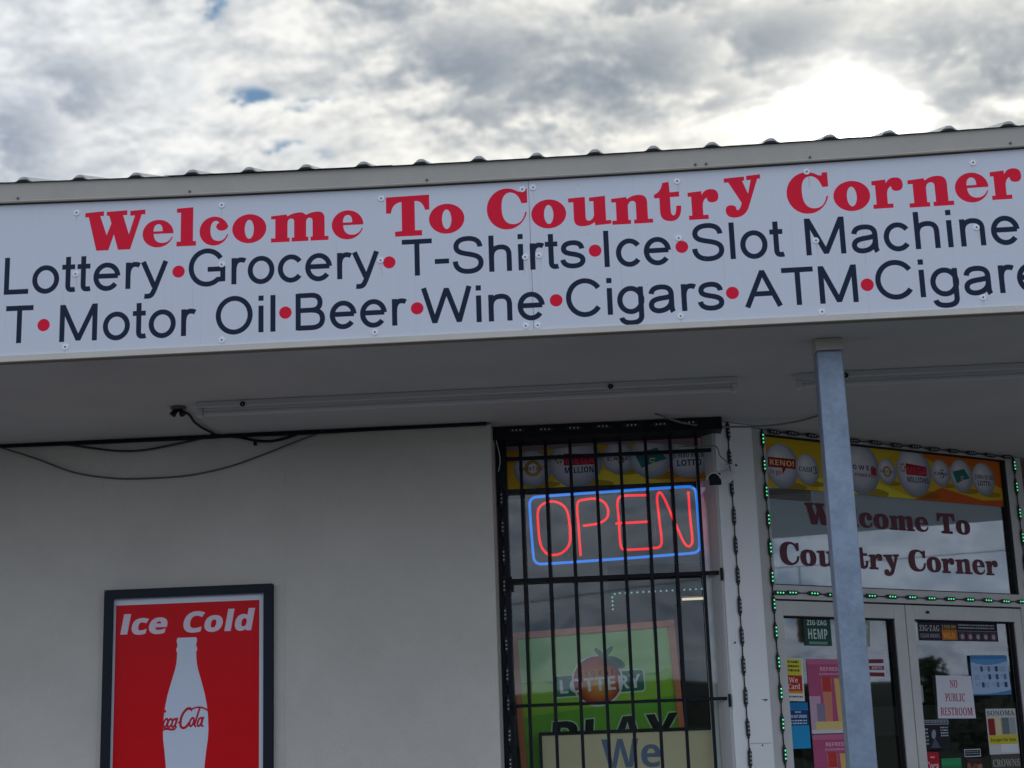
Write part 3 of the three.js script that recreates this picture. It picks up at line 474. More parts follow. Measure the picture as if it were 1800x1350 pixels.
function lottoBalls(c, w, h, balls, stripes) {
  c.fillStyle = '#d9b32a'; c.fillRect(0, 0, w, h);
  for (const [col, pts] of stripes) { c.fillStyle = col; c.beginPath(); pts.forEach(([x, y], i) => c[i ? 'lineTo' : 'moveTo'](x * w, y * h)); c.fill(); }
  for (const [x, y, r, kind, sq = 1] of balls) {
    const X = x * w, Y = y * h, R = r * h;
    c.fillStyle = 'rgba(120,95,20,.55)'; c.beginPath(); c.ellipse(X + R * 0.5, Y + R * 0.9, R * 0.9, R * 0.18, 0, 0, 7); c.fill();
    const gr = c.createRadialGradient(X - R * 0.25, Y - R * 0.4, R * 0.1, X, Y, R * 1.15); gr.addColorStop(0, '#e6e4e6'); gr.addColorStop(0.6, '#c2c2ca'); gr.addColorStop(1, '#6d7684');
    c.save(); c.translate(X, Y); c.scale(sq, 1); c.fillStyle = gr; c.translate(-X, -Y); c.beginPath(); c.arc(X, Y, R, 0, 7); c.fill(); c.restore();
    const W = R * 1.5 * sq, L = X - W / 2;
    if (kind === 'keno') { c.fillStyle = '#a5271c'; c.fillRect(L - W * 0.05, Y - R * 0.35, W * 1.1, R * 0.45); c.beginPath(); c.moveTo(X, Y + R * 0.1); c.lineTo(X + W * 0.15, Y + R * 0.1); c.lineTo(X, Y + R * 0.4); c.fill(); words(c, 'KENO!', L, Y, R * 0.36, '#f0cf9c', 'sans-serif', W); words(c, 'to go', L, Y + R * 0.4, R * 0.28, '#b0653f', 'sans-serif', W * 0.45); }
    if (kind === 'cash') { words(c, 'CASH', L, Y + R * 0.15, R * 0.42, '#20343a', 'serif', W * 0.8); words(c, '3', L + W * 0.8, Y + R * 0.25, R * 0.7, '#3a5a55', 'serif'); }
    if (kind === 'power') { words(c, 'P O W E R', L, Y + R * 0.02, R * 0.24, '#1f2733', 'sans-serif', W); words(c, 'POWER PLAY', L + W * 0.25, Y + R * 0.3, R * 0.18, '#8b4a55', 'sans-serif', W * 0.8); c.fillStyle = '#a8323c'; c.fillRect(L + W * 0.85, Y - R * 0.1, W * 0.2, R * 0.3); }
    if (kind === 'mega') { c.fillStyle = '#b3223a'; c.beginPath(); c.moveTo(L + W * 0.2, Y - R * 0.35); c.lineTo(L + W, Y - R * 0.28); c.lineTo(L + W, Y + R * 0.12); c.lineTo(L + W * 0.2, Y + R * 0.12); c.fill(); words(c, 'MEGA', L + W * 0.22, Y + R * 0.08, R * 0.42, '#d84a5c', 'sans-serif', W * 0.76); words(c, 'MILLIONS', L + W * 0.2, Y + R * 0.42, R * 0.32, '#1c2452', 'sans-serif', W * 0.85); for (let k = 0; k < 7; k++) { c.fillStyle = '#9a8a4a'; c.beginPath(); c.arc(L + W * 0.08 + Math.cos(k) * R * 0.12, Y - R * 0.15 + Math.sin(k) * R * 0.15, R * 0.05, 0, 7); c.fill(); } }
    if (kind === 'gold') { c.strokeStyle = '#b48a4a'; c.lineWidth = R * 0.18; c.beginPath(); c.arc(X, Y, R * 0.35, 0, 7); c.stroke(); words(c, 'FANTASY', L, Y + R * 0.12, R * 0.3, '#7d6a4a', 'sans-serif', W); }
    if (kind === 'five') { words(c, '5', X - R * 0.1, Y + R * 0.35, R * 0.9, '#8f7a6a', 'serif'); words(c, 'CARD', L, Y + R * 0.15, R * 0.3, '#444c60', 'sans-serif', W); }
    if (kind === 'geo') { c.fillStyle = '#2f7a72'; c.beginPath(); c.moveTo(L, Y - R * 0.2); c.lineTo(L + W * 0.7, Y - R * 0.45); c.lineTo(L + W, Y + R * 0.1); c.lineTo(L + W * 0.5, Y + R * 0.3); c.lineTo(L + W * 0.2, Y + R * 0.5); c.fill(); words(c, '5', X - R * 0.1, Y + R * 0.45, R * 0.6, '#d7c9a6', 'serif'); }
    if (kind === 'jumbo') { words(c, 'JUMBO BUCKS', L, Y, R * 0.36, '#26363f', 'serif', W * 1.1); words(c, 'LOTTO', L + W * 0.12, Y + R * 0.4, R * 0.42, '#1d2a33', 'sans-serif', W * 0.8); }
  }
}
{
  const x0 = -0.485, x1 = 0.532, y0 = 2.5125, y1 = 2.7345;
  const s = new THREE.Shape(); // the top edge droops at the right
  [[x0, y0], [x1, y0], [x1, 2.66], [0.44, 2.684], [0.324, 2.705], [0.2, 2.7145], [-0.05, 2.716], [-0.2, 2.709], [-0.33, 2.7005], [-0.42, 2.70], [x0, 2.706]].forEach(([x, y], i) => (i ? s.lineTo(x, y) : s.moveTo(x, y)));
  const g = new THREE.ExtrudeGeometry(s, { depth: 0.001, bevelEnabled: false }); g.translate(0, 0, -7.7575); uvFit(g, x0, x1, y0, y1);
  single('lottery_banner', 'yellow banner of white lottery balls behind the window bars', 'banner', g, print(1600, 354, (c, w, h) => lottoBalls(c, w, h, [[0.125, 0.55, 0.42, 'gold'], [0.335, 0.45, 0.58, 'mega'], [0.545, 0.4, 0.36, 'five'], [0.70, 0.42, 0.47, 'geo'], [0.88, 0.46, 0.46, 'jumbo']], [['#e3a32c', [[0, 0], [0.13, 0], [0.06, 0.6], [0, 0.7]]], ['#e8cf3a', [[0.15, 1], [0.35, 0.6], [0.7, 0.8], [0.75, 1]]], ['#d98a28', [[0.72, 0.8], [1, 0.4], [1, 1], [0.8, 1]]], ['#e2a936', [[0.6, 0.1], [0.7, 0], [0.9, 0], [0.75, 0.3]]]])));
}
{ // neon sign
  const n = thing('neon_open_sign', 'lit red OPEN neon letters in a blue tube border behind the window bars', 'neon sign', [0.03, 2.15, -7.85]), z = -7.835;
  const v = (pts) => pts.map(([x, y]) => [x, y, z]);
  const ell = (cx, cy, a) => arc(cx, cy, 0.034, 0.034, a, a - 90, 6);
  const loop = [...ell(0.408, 2.466, 90).map(([x, y]) => [x, y]), ...ell(0.411, 2.204, 0), ...ell(-0.340, 2.181, -90), ...ell(-0.350, 2.447, 180)];
  const curve = new THREE.CatmullRomCurve3(v(loop).map((p) => new THREE.Vector3(...p)), true, 'centripetal', 0.5);
  part(n, 'border_tube', new THREE.TubeGeometry(curve, 200, 0.0068, 10, true), MAT.neonBlue, 'blue neon border tube');
  const R = 0.0060;
  const O = [[-0.345, 2.40], [-0.335, 2.43], [-0.300, 2.452], [-0.255, 2.453], [-0.215, 2.43], [-0.197, 2.395], [-0.190, 2.26], [-0.205, 2.222], [-0.245, 2.193], [-0.300, 2.193], [-0.328, 2.222], [-0.340, 2.26], [-0.345, 2.34]];
  part(n, 'letter_tube', new THREE.TubeGeometry(new THREE.CatmullRomCurve3(v(O).map((p) => new THREE.Vector3(...p)), true), 120, R, 8, true), MAT.neonRed);
  part(n, 'letter_tube', tube(v([[-0.142, 2.179], [-0.145, 2.31], [-0.147, 2.435], [-0.138, 2.452], [-0.115, 2.457], [-0.05, 2.459], [-0.012, 2.437], [0.004, 2.40], [-0.004, 2.362], [-0.041, 2.338], [-0.124, 2.327]]), R, 100), MAT.neonRed);
  part(n, 'letter_tube', merge([tube(v([[0.208, 2.466], [0.09, 2.468], [0.066, 2.464], [0.054, 2.446], [0.055, 2.33], [0.058, 2.222], [0.066, 2.204], [0.085, 2.2], [0.2, 2.2]]), R, 100), tube(v([[0.037, 2.332], [0.12, 2.333], [0.201, 2.334]]), R, 20)]), MAT.neonRed);
  part(n, 'letter_tube', tube(v([[0.209, 2.203], [0.244, 2.205], [0.257, 2.22], [0.254, 2.34], [0.251, 2.462], [0.262, 2.478], [0.276, 2.462], [0.332, 2.318], [0.376, 2.212], [0.392, 2.203], [0.407, 2.218], [0.406, 2.34], [0.404, 2.475]]), R, 140), MAT.neonRed);
  part(n, 'back_board', rbox(-0.505, 0.53, 2.486, 2.534, -7.905, -7.865, 0.004), MAT.black);
  for (const [x, y0, y1] of [[-0.2, 2.185, 2.49], [0.23, 2.205, 2.49]]) part(n, 'support_rod', cyl([x, y0, -7.852], [x, y1, -7.856], 0.003, 0.003, 8), MAT.clearPlastic);
}
{ // lottery light box, leaning
  const t = thing('lottery_sign', 'orange framed green lottery sign leaning inside the barred window', 'sign', [-0.1, 1.0, -8.0]);
  const x0 = -0.51, x1 = 0.305, y0 = 0.95, y1 = 1.845, lean = new THREE.Matrix4().makeTranslation(-0.1, y1, -8.0).multiply(new THREE.Matrix4().makeRotationZ(0.043)).multiply(new THREE.Matrix4().makeTranslation(0.1, -y1, 8.0));
  const L = (g) => g.applyMatrix4(lean), ORG = mat([0.78, 0.24, 0.09], 0.5);
  for (const [a, b, c, d] of [[x0, x1, y1 - 0.032, y1], [x0, x1, y0, y0 + 0.032], [x0, x0 + 0.032, y0 + 0.0325, y1 - 0.0325], [x1 - 0.032, x1, y0 + 0.0325, y1 - 0.0325]]) part(t, 'frame_bar', L(rbox(a, b, c, d, -8.05, -7.985, 0.003)), ORG);
  const S = 1000, a0 = x0 + 0.0325, a1 = x1 - 0.0325, b0 = y0 + 0.033, b1 = y1 - 0.033;
  const m = print(Math.round((a1 - a0) * S), Math.round((b1 - b0) * S), (c, W, H) => {
    c.fillStyle = '#7cc83a'; c.fillRect(0, 0, W, H); c.fillStyle = '#b6e884'; c.fillRect(0, 0, W, H * 0.26);
    c.fillStyle = '#a4dc3a'; c.beginPath(); c.moveTo(0, H * 0.24); for (let x = 0; x <= W; x += 12) c.lineTo(x, H * (0.25 + 0.022 * Math.sin(x * 0.013) + 0.012 * Math.sin(x * 0.05))); c.lineTo(W, H * 0.4); c.lineTo(0, H * 0.46); c.fill();
    const X = (x) => (x - a0) * S, Y = (y) => (b1 - y) * S, cx = X(-0.10), cy = Y(1.580), R = 118;
    c.strokeStyle = '#e9f3da'; c.fillStyle = '#0f7a4c'; c.lineWidth = 14; c.beginPath(); c.roundRect(X(-0.315), Y(1.615), 442, 100, 14); c.stroke(); c.fill();
    c.fillStyle = '#e9f3da'; c.beginPath(); c.arc(cx, cy, R + 9, 0, 7); c.fill();
    const g = c.createRadialGradient(cx + 10, cy + 20, 15, cx, cy, R); g.addColorStop(0, '#f3b234'); g.addColorStop(0.55, '#e0781f'); g.addColorStop(1, '#a82d14'); c.fillStyle = g; c.beginPath(); c.arc(cx, cy, R, 0, 7); c.fill();
    c.fillStyle = '#1d6b45'; c.beginPath(); c.ellipse(cx + 95, cy - 82, 52, 24, 0.5, 0, 7); c.fill(); c.beginPath(); c.ellipse(cx + 58, cy - 130, 44, 13, -0.75, 0, 7); c.fill(); c.beginPath(); c.ellipse(cx + 22, cy - 132, 34, 12, 0.85, 0, 7); c.fill();
    words(c, 'G E O R G I A', cx - 92, cy - 24, 34, '#2c2a20', 'sans-serif', 205);
    words(c, 'LOTTERY', X(-0.297), Y(1.53), 92, '#f1f3ee', 'sans-serif', 410);
    c.save(); c.translate(X(-0.385), Y(1.225)); c.transform(1, 0, -0.14, 1, 0, 0); c.lineWidth = 12; c.strokeStyle = '#d9f0c0'; c.font = 'bold 240px sans-serif'; const k = 640 / c.measureText('PLAY').width; c.scale(k, 1); c.strokeText('PLAY', 0, 0); c.fillStyle = '#0d1a14'; c.fillText('PLAY', 0, 0); c.restore();
  }, { roughness: 0.35 });
  part(t, 'face', L(sheet(a0, a1, b0, b1, -8.03, -8.005)), m);
  part(t, 'back_panel', L(box(x0 + 0.002, x1 - 0.002, y0 + 0.002, y1 - 0.002, -8.075, -8.0505)), MAT.shelf);
  part(t, 'stand', merge([rbox(-0.45, -0.40, FLOOR, 0.98, -8.06, -8.02), rbox(0.18, 0.23, FLOOR, 0.98, -8.06, -8.02)]), MAT.shelf);
}
{ // cream box sign
  const t = thing('box_sign', 'cream box sign with grey We lettering low in the barred window', 'sign', [0.07, 0.5, -7.9]);
  const x0 = -0.383, x1 = 0.513, y0 = 0.62, y1 = 1.338;
  part(t, 'housing', merge([rbox(x0, x1, y1 - 0.016, y1, -8.0 + 0.02, -7.89), rbox(x0, x1, y0, y0 + 0.016, -7.98, -7.89), rbox(x0, x0 + 0.014, y0 + 0.0165, y1 - 0.0165, -7.98, -7.89), rbox(x1 - 0.014, x1, y0 + 0.0165, y1 - 0.0165, -7.98, -7.89), box(x0 + 0.0145, x1 - 0.0145, y0 + 0.0165, y1 - 0.0165, -7.975, -7.93)]), MAT.black);
  const a0 = x0 + 0.0145, a1 = x1 - 0.0145, b0 = y0 + 0.0165, b1 = y1 - 0.0165, S = 900;
  part(t, 'face', sheet(a0, a1, b0, b1, -7.9295, -7.9), print(Math.round((a1 - a0) * S), Math.round((b1 - b0) * S), (c, W, H) => {
    c.fillStyle = '#f0deb0'; c.fillRect(0, 0, W, H); words(c, 'We', (-0.083 - a0) * S, (b1 - 1.158) * S, 170, '#76849c', 'sans-serif', 0.292 * S);
    for (let i = 0; i < 40; i++) { c.fillStyle = `rgba(150,110,60,${0.15 * rnd()})`; c.beginPath(); c.ellipse(rnd() * W, rnd() * H, 2 + rnd() * 12, 1 + rnd() * 5, rnd() * 3, 0, 7); c.fill(); }
  }, { roughness: 0.4 }));
  part(t, 'stand', merge([rbox(x0 + 0.05, x0 + 0.10, FLOOR, y0 - 0.0005, -7.97, -7.92), rbox(x1 - 0.10, x1 - 0.05, FLOOR, y0 - 0.0005, -7.97, -7.92)]), MAT.shelf);
}
{ // security camera
  const t = thing('security_camera', 'white bullet security camera on the corner column beside the open sign', 'camera', [0.585, 2.53, -7.70]);
  const rear = [0.597, 2.514, -7.655], front = [0.517, 2.474, -7.50], D = new THREE.Vector3(front[0] - rear[0], front[1] - rear[1], front[2] - rear[2]).normalize();
  const q = new THREE.Quaternion().setFromUnitVectors(new THREE.Vector3(0, 0, 1), D), put = (g) => { g.applyQuaternion(q); g.translate(...front); return g; };
  const body = part(t, 'body', put((() => { const g = new RoundedBoxGeometry(0.068, 0.068, 0.155, 4, 0.026); g.translate(0, 0, -0.0785); return g; })()), MAT.white);
  const hood = new THREE.Shape(); hood.absarc(0, -0.004, 0.037, 0.15, Math.PI - 0.15, false); hood.absarc(0, -0.004, 0.0335, Math.PI - 0.15, 0.15, true);
  part(body, 'hood', put((() => { const g = new THREE.ExtrudeGeometry(hood, { depth: 0.13, bevelEnabled: false, curveSegments: 20 }); g.translate(0, 0, -0.112); return g; })()), MAT.white);
  part(body, 'lens_face', put((() => { const g = new RoundedBoxGeometry(0.060, 0.056, 0.012, 3, 0.004); g.translate(0, 0, 0.001); return g; })()), MAT.black);
  part(t, 'arm', merge([cyl([0.599, 2.512, -7.66], [0.608, 2.545, -7.715], 0.012, 0.011), cyl([0.608, 2.545, -7.715], [0.603, 2.557, -7.735], 0.016, 0.016)]), MAT.white);
  { const g = new THREE.CylinderGeometry(0.03, 0.032, 0.014, 24); g.rotateX(Math.PI / 2); g.translate(0.05, 2.556, 0.0075); part(t, 'mount_base', cant(g), MAT.white); }
  part(t, 'cable', tube([[0.606, 2.52, -7.668], [0.60, 2.58, -7.69], [0.56, 2.62, -7.68], [0.545, 2.66, -7.66], [0.44, 2.668, -7.67], [0.36, 2.672, -7.672]], 0.0032), MAT.greyCable);
}
// ---------------------------------------------------------------- light strings
const moduleGeo = (() => { const g = new RoundedBoxGeometry(0.0215, 0.072, 0.012, 3, 0.0058); return merge([g, (() => { const h = new RoundedBoxGeometry(0.011, 0.096, 0.008, 2, 0.0035); return h; })()]); })();
const ledGeo = merge([-0.019, 0, 0.019].map((y) => { const g = new THREE.SphereGeometry(0.0044, 10, 6); g.scale(1, 1, 0.6); g.translate(0, y, 0.0065); return g; }));
function lightString(label, spots, lit, base, group = 'LED module strings round the window and door') { // spots: [x, y, z, tilt, turn]
  const t = thing('led_light_string', label, 'light string', base, group);
  const wob = spots.map(([x, y, z]) => [x, y, z - 0.003]);
  part(t, 'wire', tube(wob, 0.0028, Math.max(24, spots.length * 8), 6), MAT.cable);
  for (const [x, y, z, tilt = 0, turn = 0, on = lit] of spots) {
    const m = new THREE.Mesh(moduleGeo, on ? MAT.ledCaseLit : MAT.ledCase); m.name = 'led_module'; m.position.set(x - base[0], y - base[1], z - base[2]); m.rotation.set(0, turn, tilt, 'YXZ'); t.add(m); m.castShadow = m.receiveShadow = true;
    const l = new THREE.Mesh(ledGeo, on ? MAT.ledOn : MAT.ledOff); l.name = 'led'; m.add(l);
  }
}
const TURN = 36.9 * Math.PI / 180, jig = (a) => (rnd() - 0.5) * a;
lightString('string of dark LED modules down the left frame of the barred window', [2.46, 2.319, 2.178, 2.032, 1.894, 1.749, 1.608, 1.468, 1.325, 1.194, 1.05, 0.9].map((y) => [-0.514 + jig(0.003), y, -7.706, jig(0.06)]), false, [-0.514, 0.9, -7.706]);
lightString('string of dark LED modules along the black header over the barred window', [-0.423, -0.283, -0.142, -0.003, 0.137, 0.277, 0.416].map((x) => [x, 2.772 + jig(0.006), -7.592, Math.PI / 2 + jig(0.05)]), false, [0, 2.772, -7.592]);
lightString('string of dark LED modules down the face of the white corner column', [2.752, 2.614, 2.472, 2.329, 2.186, 2.041, 1.895, 1.75, 1.611, 1.465, 1.319, 1.181, 1.04, 0.9].map((y) => [...cantPoint(0.06 + jig(0.004), y, 0.0065), jig(0.05), TURN]), false, cantPoint(0.06, 0.9, 0.0065));
lightString('green lit LED string down the left jamb of the glass doors', [2.745, 2.61, 2.475, 2.335, 2.193, 2.048, 1.915, 1.781, 1.632, 1.485, 1.338, 1.193, 1.05, 0.9].map((y) => [...cantPoint(0.327 + jig(0.004), y, -0.043), jig(0.05), TURN]), true, cantPoint(0.327, 0.9, -0.043));
lightString('green lit LED string along the bar between the transom and the glass doors', [0.365, 0.449, 0.596, 0.72, 0.86, 0.998, 1.147, 1.294, 1.441, 1.589, 1.741, 1.887, 2.031, 2.168].map((s) => [...cantPoint(s, 1.972 + jig(0.004), -0.037), Math.PI / 2 + jig(0.06), TURN]), true, cantPoint(1.25, 1.972, -0.037));
lightString('string of dark LED modules along the top edge of the transom banner', [0.40, 0.523, 0.661, 0.81, 0.96, 1.117, 1.277, 1.419, 1.564, 1.721, 1.868, 2.017, 2.163].map((s) => [...cantPoint(s, 2.786 + jig(0.006), -0.030), Math.PI / 2 + jig(0.12), TURN]), false, cantPoint(1.25, 2.786, -0.03));
lightString('green lit LED string on the right jamb of the glass doors', [2.745, 2.622, 2.473, 2.334, 2.19, 2.05, 1.9, 1.76, 1.61].map((y) => [...cantPoint(2.232 + jig(0.004), y, -0.043), jig(0.05), TURN]), true, cantPoint(2.232, 1.6, -0.043));
// ---------------------------------------------------------------- transom lettering and banner
{
  const INK = mat([0.13, 0.018, 0.04], 0.5);
  const t = thing('transom_lettering', 'two lines of dark red slab letters on the glass above the doors', 'lettering', cantPoint(1.25, 2.1, -0.07));
  // each letter is cut vinyl on the glass
  const shapeOf = (ch, x, y, w, h) => {
    const P = (u, v) => new THREE.Vector2(x + u * w, y + (1 - v) * h), s = new THREE.ShapePath();
    const from = (d, S = new THREE.Shape()) => { for (const m of d.matchAll(/([MLQZ])([^MLQZ]*)/g)) { const v = m[2].split(',').filter((q) => q).map(Number); if (m[1] === 'M') { const p = P(v[0], v[1]); S.moveTo(p.x, p.y); } else if (m[1] === 'L') { const p = P(v[0], v[1]); S.lineTo(p.x, p.y); } else if (m[1] === 'Q') { const a = P(v[0], v[1]), p = P(v[2], v[3]); S.quadraticCurveTo(a.x, a.y, p.x, p.y); } } return S; };
    void s; if (SLAB[ch][2]) return from(SLAB[ch][2]);
    const OUT = { o: 'M.5,0Q1,0,1,.5Q1,1,.5,1Q0,1,0,.5Q0,0,.5,0Z', e: 'M.98,.51L.36,.51Q.37,.85,.64,.86Q.86,.85,.92,.64L.98,.64Q.96,1,.52,1Q0,1,0,.5Q0,0,.5,0Q1,0,.98,.51Z', c: 'M.96,.64Q.94,1,.52,1Q0,1,0,.5Q0,0,.5,0Q.97,0,.97,.33Q.97,.5,.77,.5Q.58,.5,.58,.34Q.58,.25,.66,.2Q.5,.12,.42,.3Q.36,.5,.42,.7Q.52,.9,.7,.83Q.84,.77,.88,.62Z', C: 'M1,.6Q.98,1,.5,1Q0,1,0,.5Q0,0,.5,0Q.72,0,.86,.1L.88,.03L1,.03L1,.38L.88,.38Q.8,.1,.6,.1Q.36,.1,.36,.5Q.36,.88,.64,.89Q.88,.86,.9,.6Z' }[ch];
    const S = from(OUT);
    if (ch === 'o') S.holes.push(from('M.5,.18Q.365,.18,.365,.52Q.365,.86,.5,.86Q.635,.86,.635,.52Q.635,.18,.5,.18Z', new THREE.Path()));
    if (ch === 'e') S.holes.push(from('M.36,.42L.65,.42Q.65,.16,.51,.16Q.36,.16,.36,.42Z', new THREE.Path()));
    return S;
  };
  const line = (text, x0, x1, yb, cap) => {
    const gap = 0.06; let tot = -gap; for (const ch of text) tot += ch === ' ' ? 0.5 : SLAB[ch][0] + gap; const k = (x1 - x0) / tot; let x = x0;
    for (const ch of text) { if (ch === ' ') { x += 0.5 * k; continue; } const [w, h] = SLAB[ch]; const g = new THREE.ExtrudeGeometry(shapeOf(ch, x, yb - (ch === 'y' ? 0.27 * cap : 0), w * k, h * cap), { depth: 0.0008, bevelEnabled: false, curveSegments: 10 }); g.translate(0, 0, -0.0715); part(t, 'letter', cant(g), INK); x += (w + gap) * k; }
  };
  line('Welcome To', 0.612, 1.842, 2.332, 0.112); line('Country Corner', 0.418, 2.038, 2.116, 0.116);
}
single('lottery_banner', 'yellow and orange banner of white lottery balls across the top of the transom', 'banner', cant(sheet(0.36, 2.140, 2.507, 2.7645, -0.0705, -0.0695)), print(1960, 284, (c, w, h) => {
  const bx = (s) => (s - 0.36) / 1.78, by = (y) => (2.7645 - y) / 0.2575;
  lottoBalls(c, w, h, [[bx(0.474), by(2.622), 0.445, 'keno'], [bx(0.648), by(2.615), 0.315, 'cash'], [bx(0.835), by(2.63), 0.33, 'gold'], [bx(1.036), by(2.645), 0.53, 'power'], [bx(1.229), by(2.645), 0.27, 'gold'], [bx(1.436), by(2.655), 0.515, 'mega'], [bx(1.647), by(2.665), 0.29, 'five'], [bx(1.811), by(2.662), 0.355, 'geo'], [bx(1.991), by(2.655), 0.36, 'jumbo']],
    [['#d9a02a', [[0, 0.1], [0.1, 0.2], [0.04, 0.5], [0, 0.55]]], ['#e6d53a', [[0.2, 0.75], [0.35, 0.55], [0.55, 0.9], [0.6, 1], [0.2, 1]]], ['#d96c1e', [[0.62, 0], [1, 0], [1, 0.35], [0.72, 0.22]]], ['#cf5a1c', [[0.6, 1], [0.72, 0.7], [0.9, 0.9], [1, 0.85], [1, 1]]], ['#d86a20', [[0.9, 0.4], [1, 0.3], [1, 0.6]]], ['#e0be35', [[0.3, 0], [0.55, 0], [0.45, 0.3]]]]);
}, { roughness: 0.4 }));

// ---------------------------------------------------------------- papers and stickers on the door glass
function paper(name, label, category, s0, s1, y0, y1, draw, opt = {}) {
  const S = opt.res ?? 1400, w = Math.round((s1 - s0) * S), h = Math.round((y1 - y0) * S), z = opt.z ?? -0.0802;
  const g = new THREE.BoxGeometry(s1 - s0, y1 - y0, 0.0008, 8, 8, 1); g.translate((s0 + s1) / 2, (y0 + y1) / 2, z - 0.0004); uvFit(g, s0, s1, y0, y1);
  if (opt.curl) { const p = g.attributes.position, v = g.attributes.uv; for (let i = 0; i < p.count; i++) { const a = v.getX(i), b = v.getY(i); p.setZ(i, p.getZ(i) + opt.curl * (Math.pow(a, 6) * (1 - b) + Math.pow(1 - a, 7) * b * 0.6 + 0.15 * Math.sin(a * 5 + b * 3) + 0.15)); } g.computeVertexNormals(); }
  if (opt.tilt) { const cx = (s0 + s1) / 2, cy = (y0 + y1) / 2; g.translate(-cx, -cy, 0); g.rotateZ(opt.tilt); g.translate(cx, cy, 0); }
  return single(name, label, category, cant(g), print(w, h, (c, W, H) => { draw(c, W, H); speckle(c, W, H, 160, 0.16); for (let i = 0; i < 3; i++) { c.fillStyle = 'rgba(225,225,220,0.05)'; c.fillRect(0, rnd() * H, W, 2 + rnd() * 5); } }, { roughness: 0.45 }));
}
const fill = (c, col, x, y, w, h) => { c.fillStyle = col; c.fillRect(x, y, w, h); };
const lines = (c, col, x, y, w, n, lh) => { for (let i = 0; i < n; i++) { let u = x; while (u < x + w - 4) { const l = Math.min(x + w - u, 4 + rnd() * 16); fill(c, col, u, y + i * lh, l, lh * 0.5); u += l + 3 + rnd() * 3; } } };
paper('rolling_paper_sign', 'dark green sign with pale block lettering at the top of the left door', 'sign', 0.548, 0.735, 1.718, 1.858, (c, w, h) => { fill(c, '#1e4a3f', 0, 0, w, h); words(c, 'ZIG·ZAG', w * 0.13, h * 0.27, h * 0.25, '#d3e2d6', 'sans-serif', w * 0.74); words(c, 'HEMP', w * 0.13, h * 0.76, h * 0.5, '#c3d8c8', 'sans-serif', w * 0.74); fill(c, '#6d9a88', w * 0.16, h * 0.85, w * 0.68, h * 0.1); });
paper('age_notice', 'yellow and red age check notice at the left edge of the left door', 'notice', 0.398, 0.522, 1.447, 1.655, (c, w, h) => {
  fill(c, '#e5e4dc', 0, 0, w, h); fill(c, '#d9d03c', w * 0.04, h * 0.02, w * 0.88, h * 0.38); lines(c, '#3a3510', w * 0.2, h * 0.06, w * 0.6, 3, h * 0.1);
  fill(c, '#b9281c', w * 0.04, h * 0.4, w * 0.88, h * 0.36); words(c, 'We', w * 0.2, h * 0.57, h * 0.17, '#f0d9cf', 'serif', w * 0.5); words(c, 'Card', w * 0.14, h * 0.72, h * 0.17, '#f0d9cf', 'serif', w * 0.66); fill(c, '#e08f2c', w * 0.04, h * 0.76, w * 0.88, h * 0.06); lines(c, '#333', w * 0.05, h * 0.88, w * 0.85, 1, h * 0.07);
}, { tilt: -0.02 });
paper('blue_notice', 'bright blue notice with a navy band under the yellow notice on the left door', 'notice', 0.396, 0.537, 1.219, 1.4405, (c, w, h) => { fill(c, '#1f9ad0', 0, 0, w, h); fill(c, '#1678b4', 0, 0, w, h * 0.16); fill(c, '#163e74', 0, h * 0.17, w, h * 0.33); words(c, 'NEW', w * 0.36, h * 0.23, h * 0.05, '#cfe2f0', 'sans-serif', w * 0.3); words(c, 'FOR HOT DRINKS', w * 0.06, h * 0.34, h * 0.09, '#d8e6f2', 'sans-serif', w * 0.86); lines(c, '#cfe0ee', w * 0.07, h * 0.38, w * 0.84, 2, h * 0.06); });
for (const [y0, y1, label] of [[1.288, 1.652, 'pink drinks poster half behind the post on the left door'], [0.92, 1.2835, 'lower of the two pink drinks posters on the left door']]) paper('drinks_poster', label, 'poster', 0.552, 0.80, y0, y1, (c, w, h) => {
  fill(c, '#b9527a', 0, 0, w, h); fill(c, '#c76a8e', 0, 0, w, h * 0.07); words(c, 'REFRESH', w * 0.34, h * 0.16, h * 0.07, '#e6b3c5', 'sans-serif', w * 0.6); lines(c, '#d99ab2', w * 0.32, h * 0.19, w * 0.6, 1, h * 0.05);
  const cup = (x, col) => { c.fillStyle = col; c.beginPath(); c.moveTo(x - w * 0.14, h * 0.26); c.lineTo(x + w * 0.14, h * 0.26); c.lineTo(x + w * 0.1, h * 0.84); c.lineTo(x - w * 0.1, h * 0.84); c.fill(); };
  fill(c, '#caa4b8', 0, h * 0.5, w * 0.3, h * 0.5); cup(w * 0.5, '#d9876f'); fill(c, '#c63a35', w * 0.38, h * 0.24, w * 0.24, h * 0.2); cup(w * 0.85, '#e0b56a'); fill(c, '#8c7f9c', w * 0.18, h * 0.6, w * 0.22, h * 0.25); fill(c, '#e3c77f', w * 0.12, h * 0.84, w * 0.88, h * 0.12); fill(c, '#d8d3d6', 0, h * 0.95, w, h * 0.05);
});
paper('money_sticker', 'pale green banknote sticker at the top of the left door, right of the post', 'sticker', 0.925, 1.01, 1.72, 1.852, (c, w, h) => { fill(c, '#8f9f90', 0, 0, w, h); c.fillStyle = '#c9cdb8'; c.beginPath(); c.moveTo(w * 0.2, 0); c.lineTo(w * 0.8, h * 0.2); c.lineTo(w * 0.55, h); c.lineTo(w * 0.2, h); c.fill(); c.fillStyle = '#6f8a6c'; c.beginPath(); c.ellipse(w * 0.5, h * 0.35, w * 0.18, h * 0.16, 0.3, 0, 7); c.fill(); fill(c, '#b7a98a', w * 0.2, h * 0.65, w * 0.3, h * 0.3); }, { tilt: -0.1 });
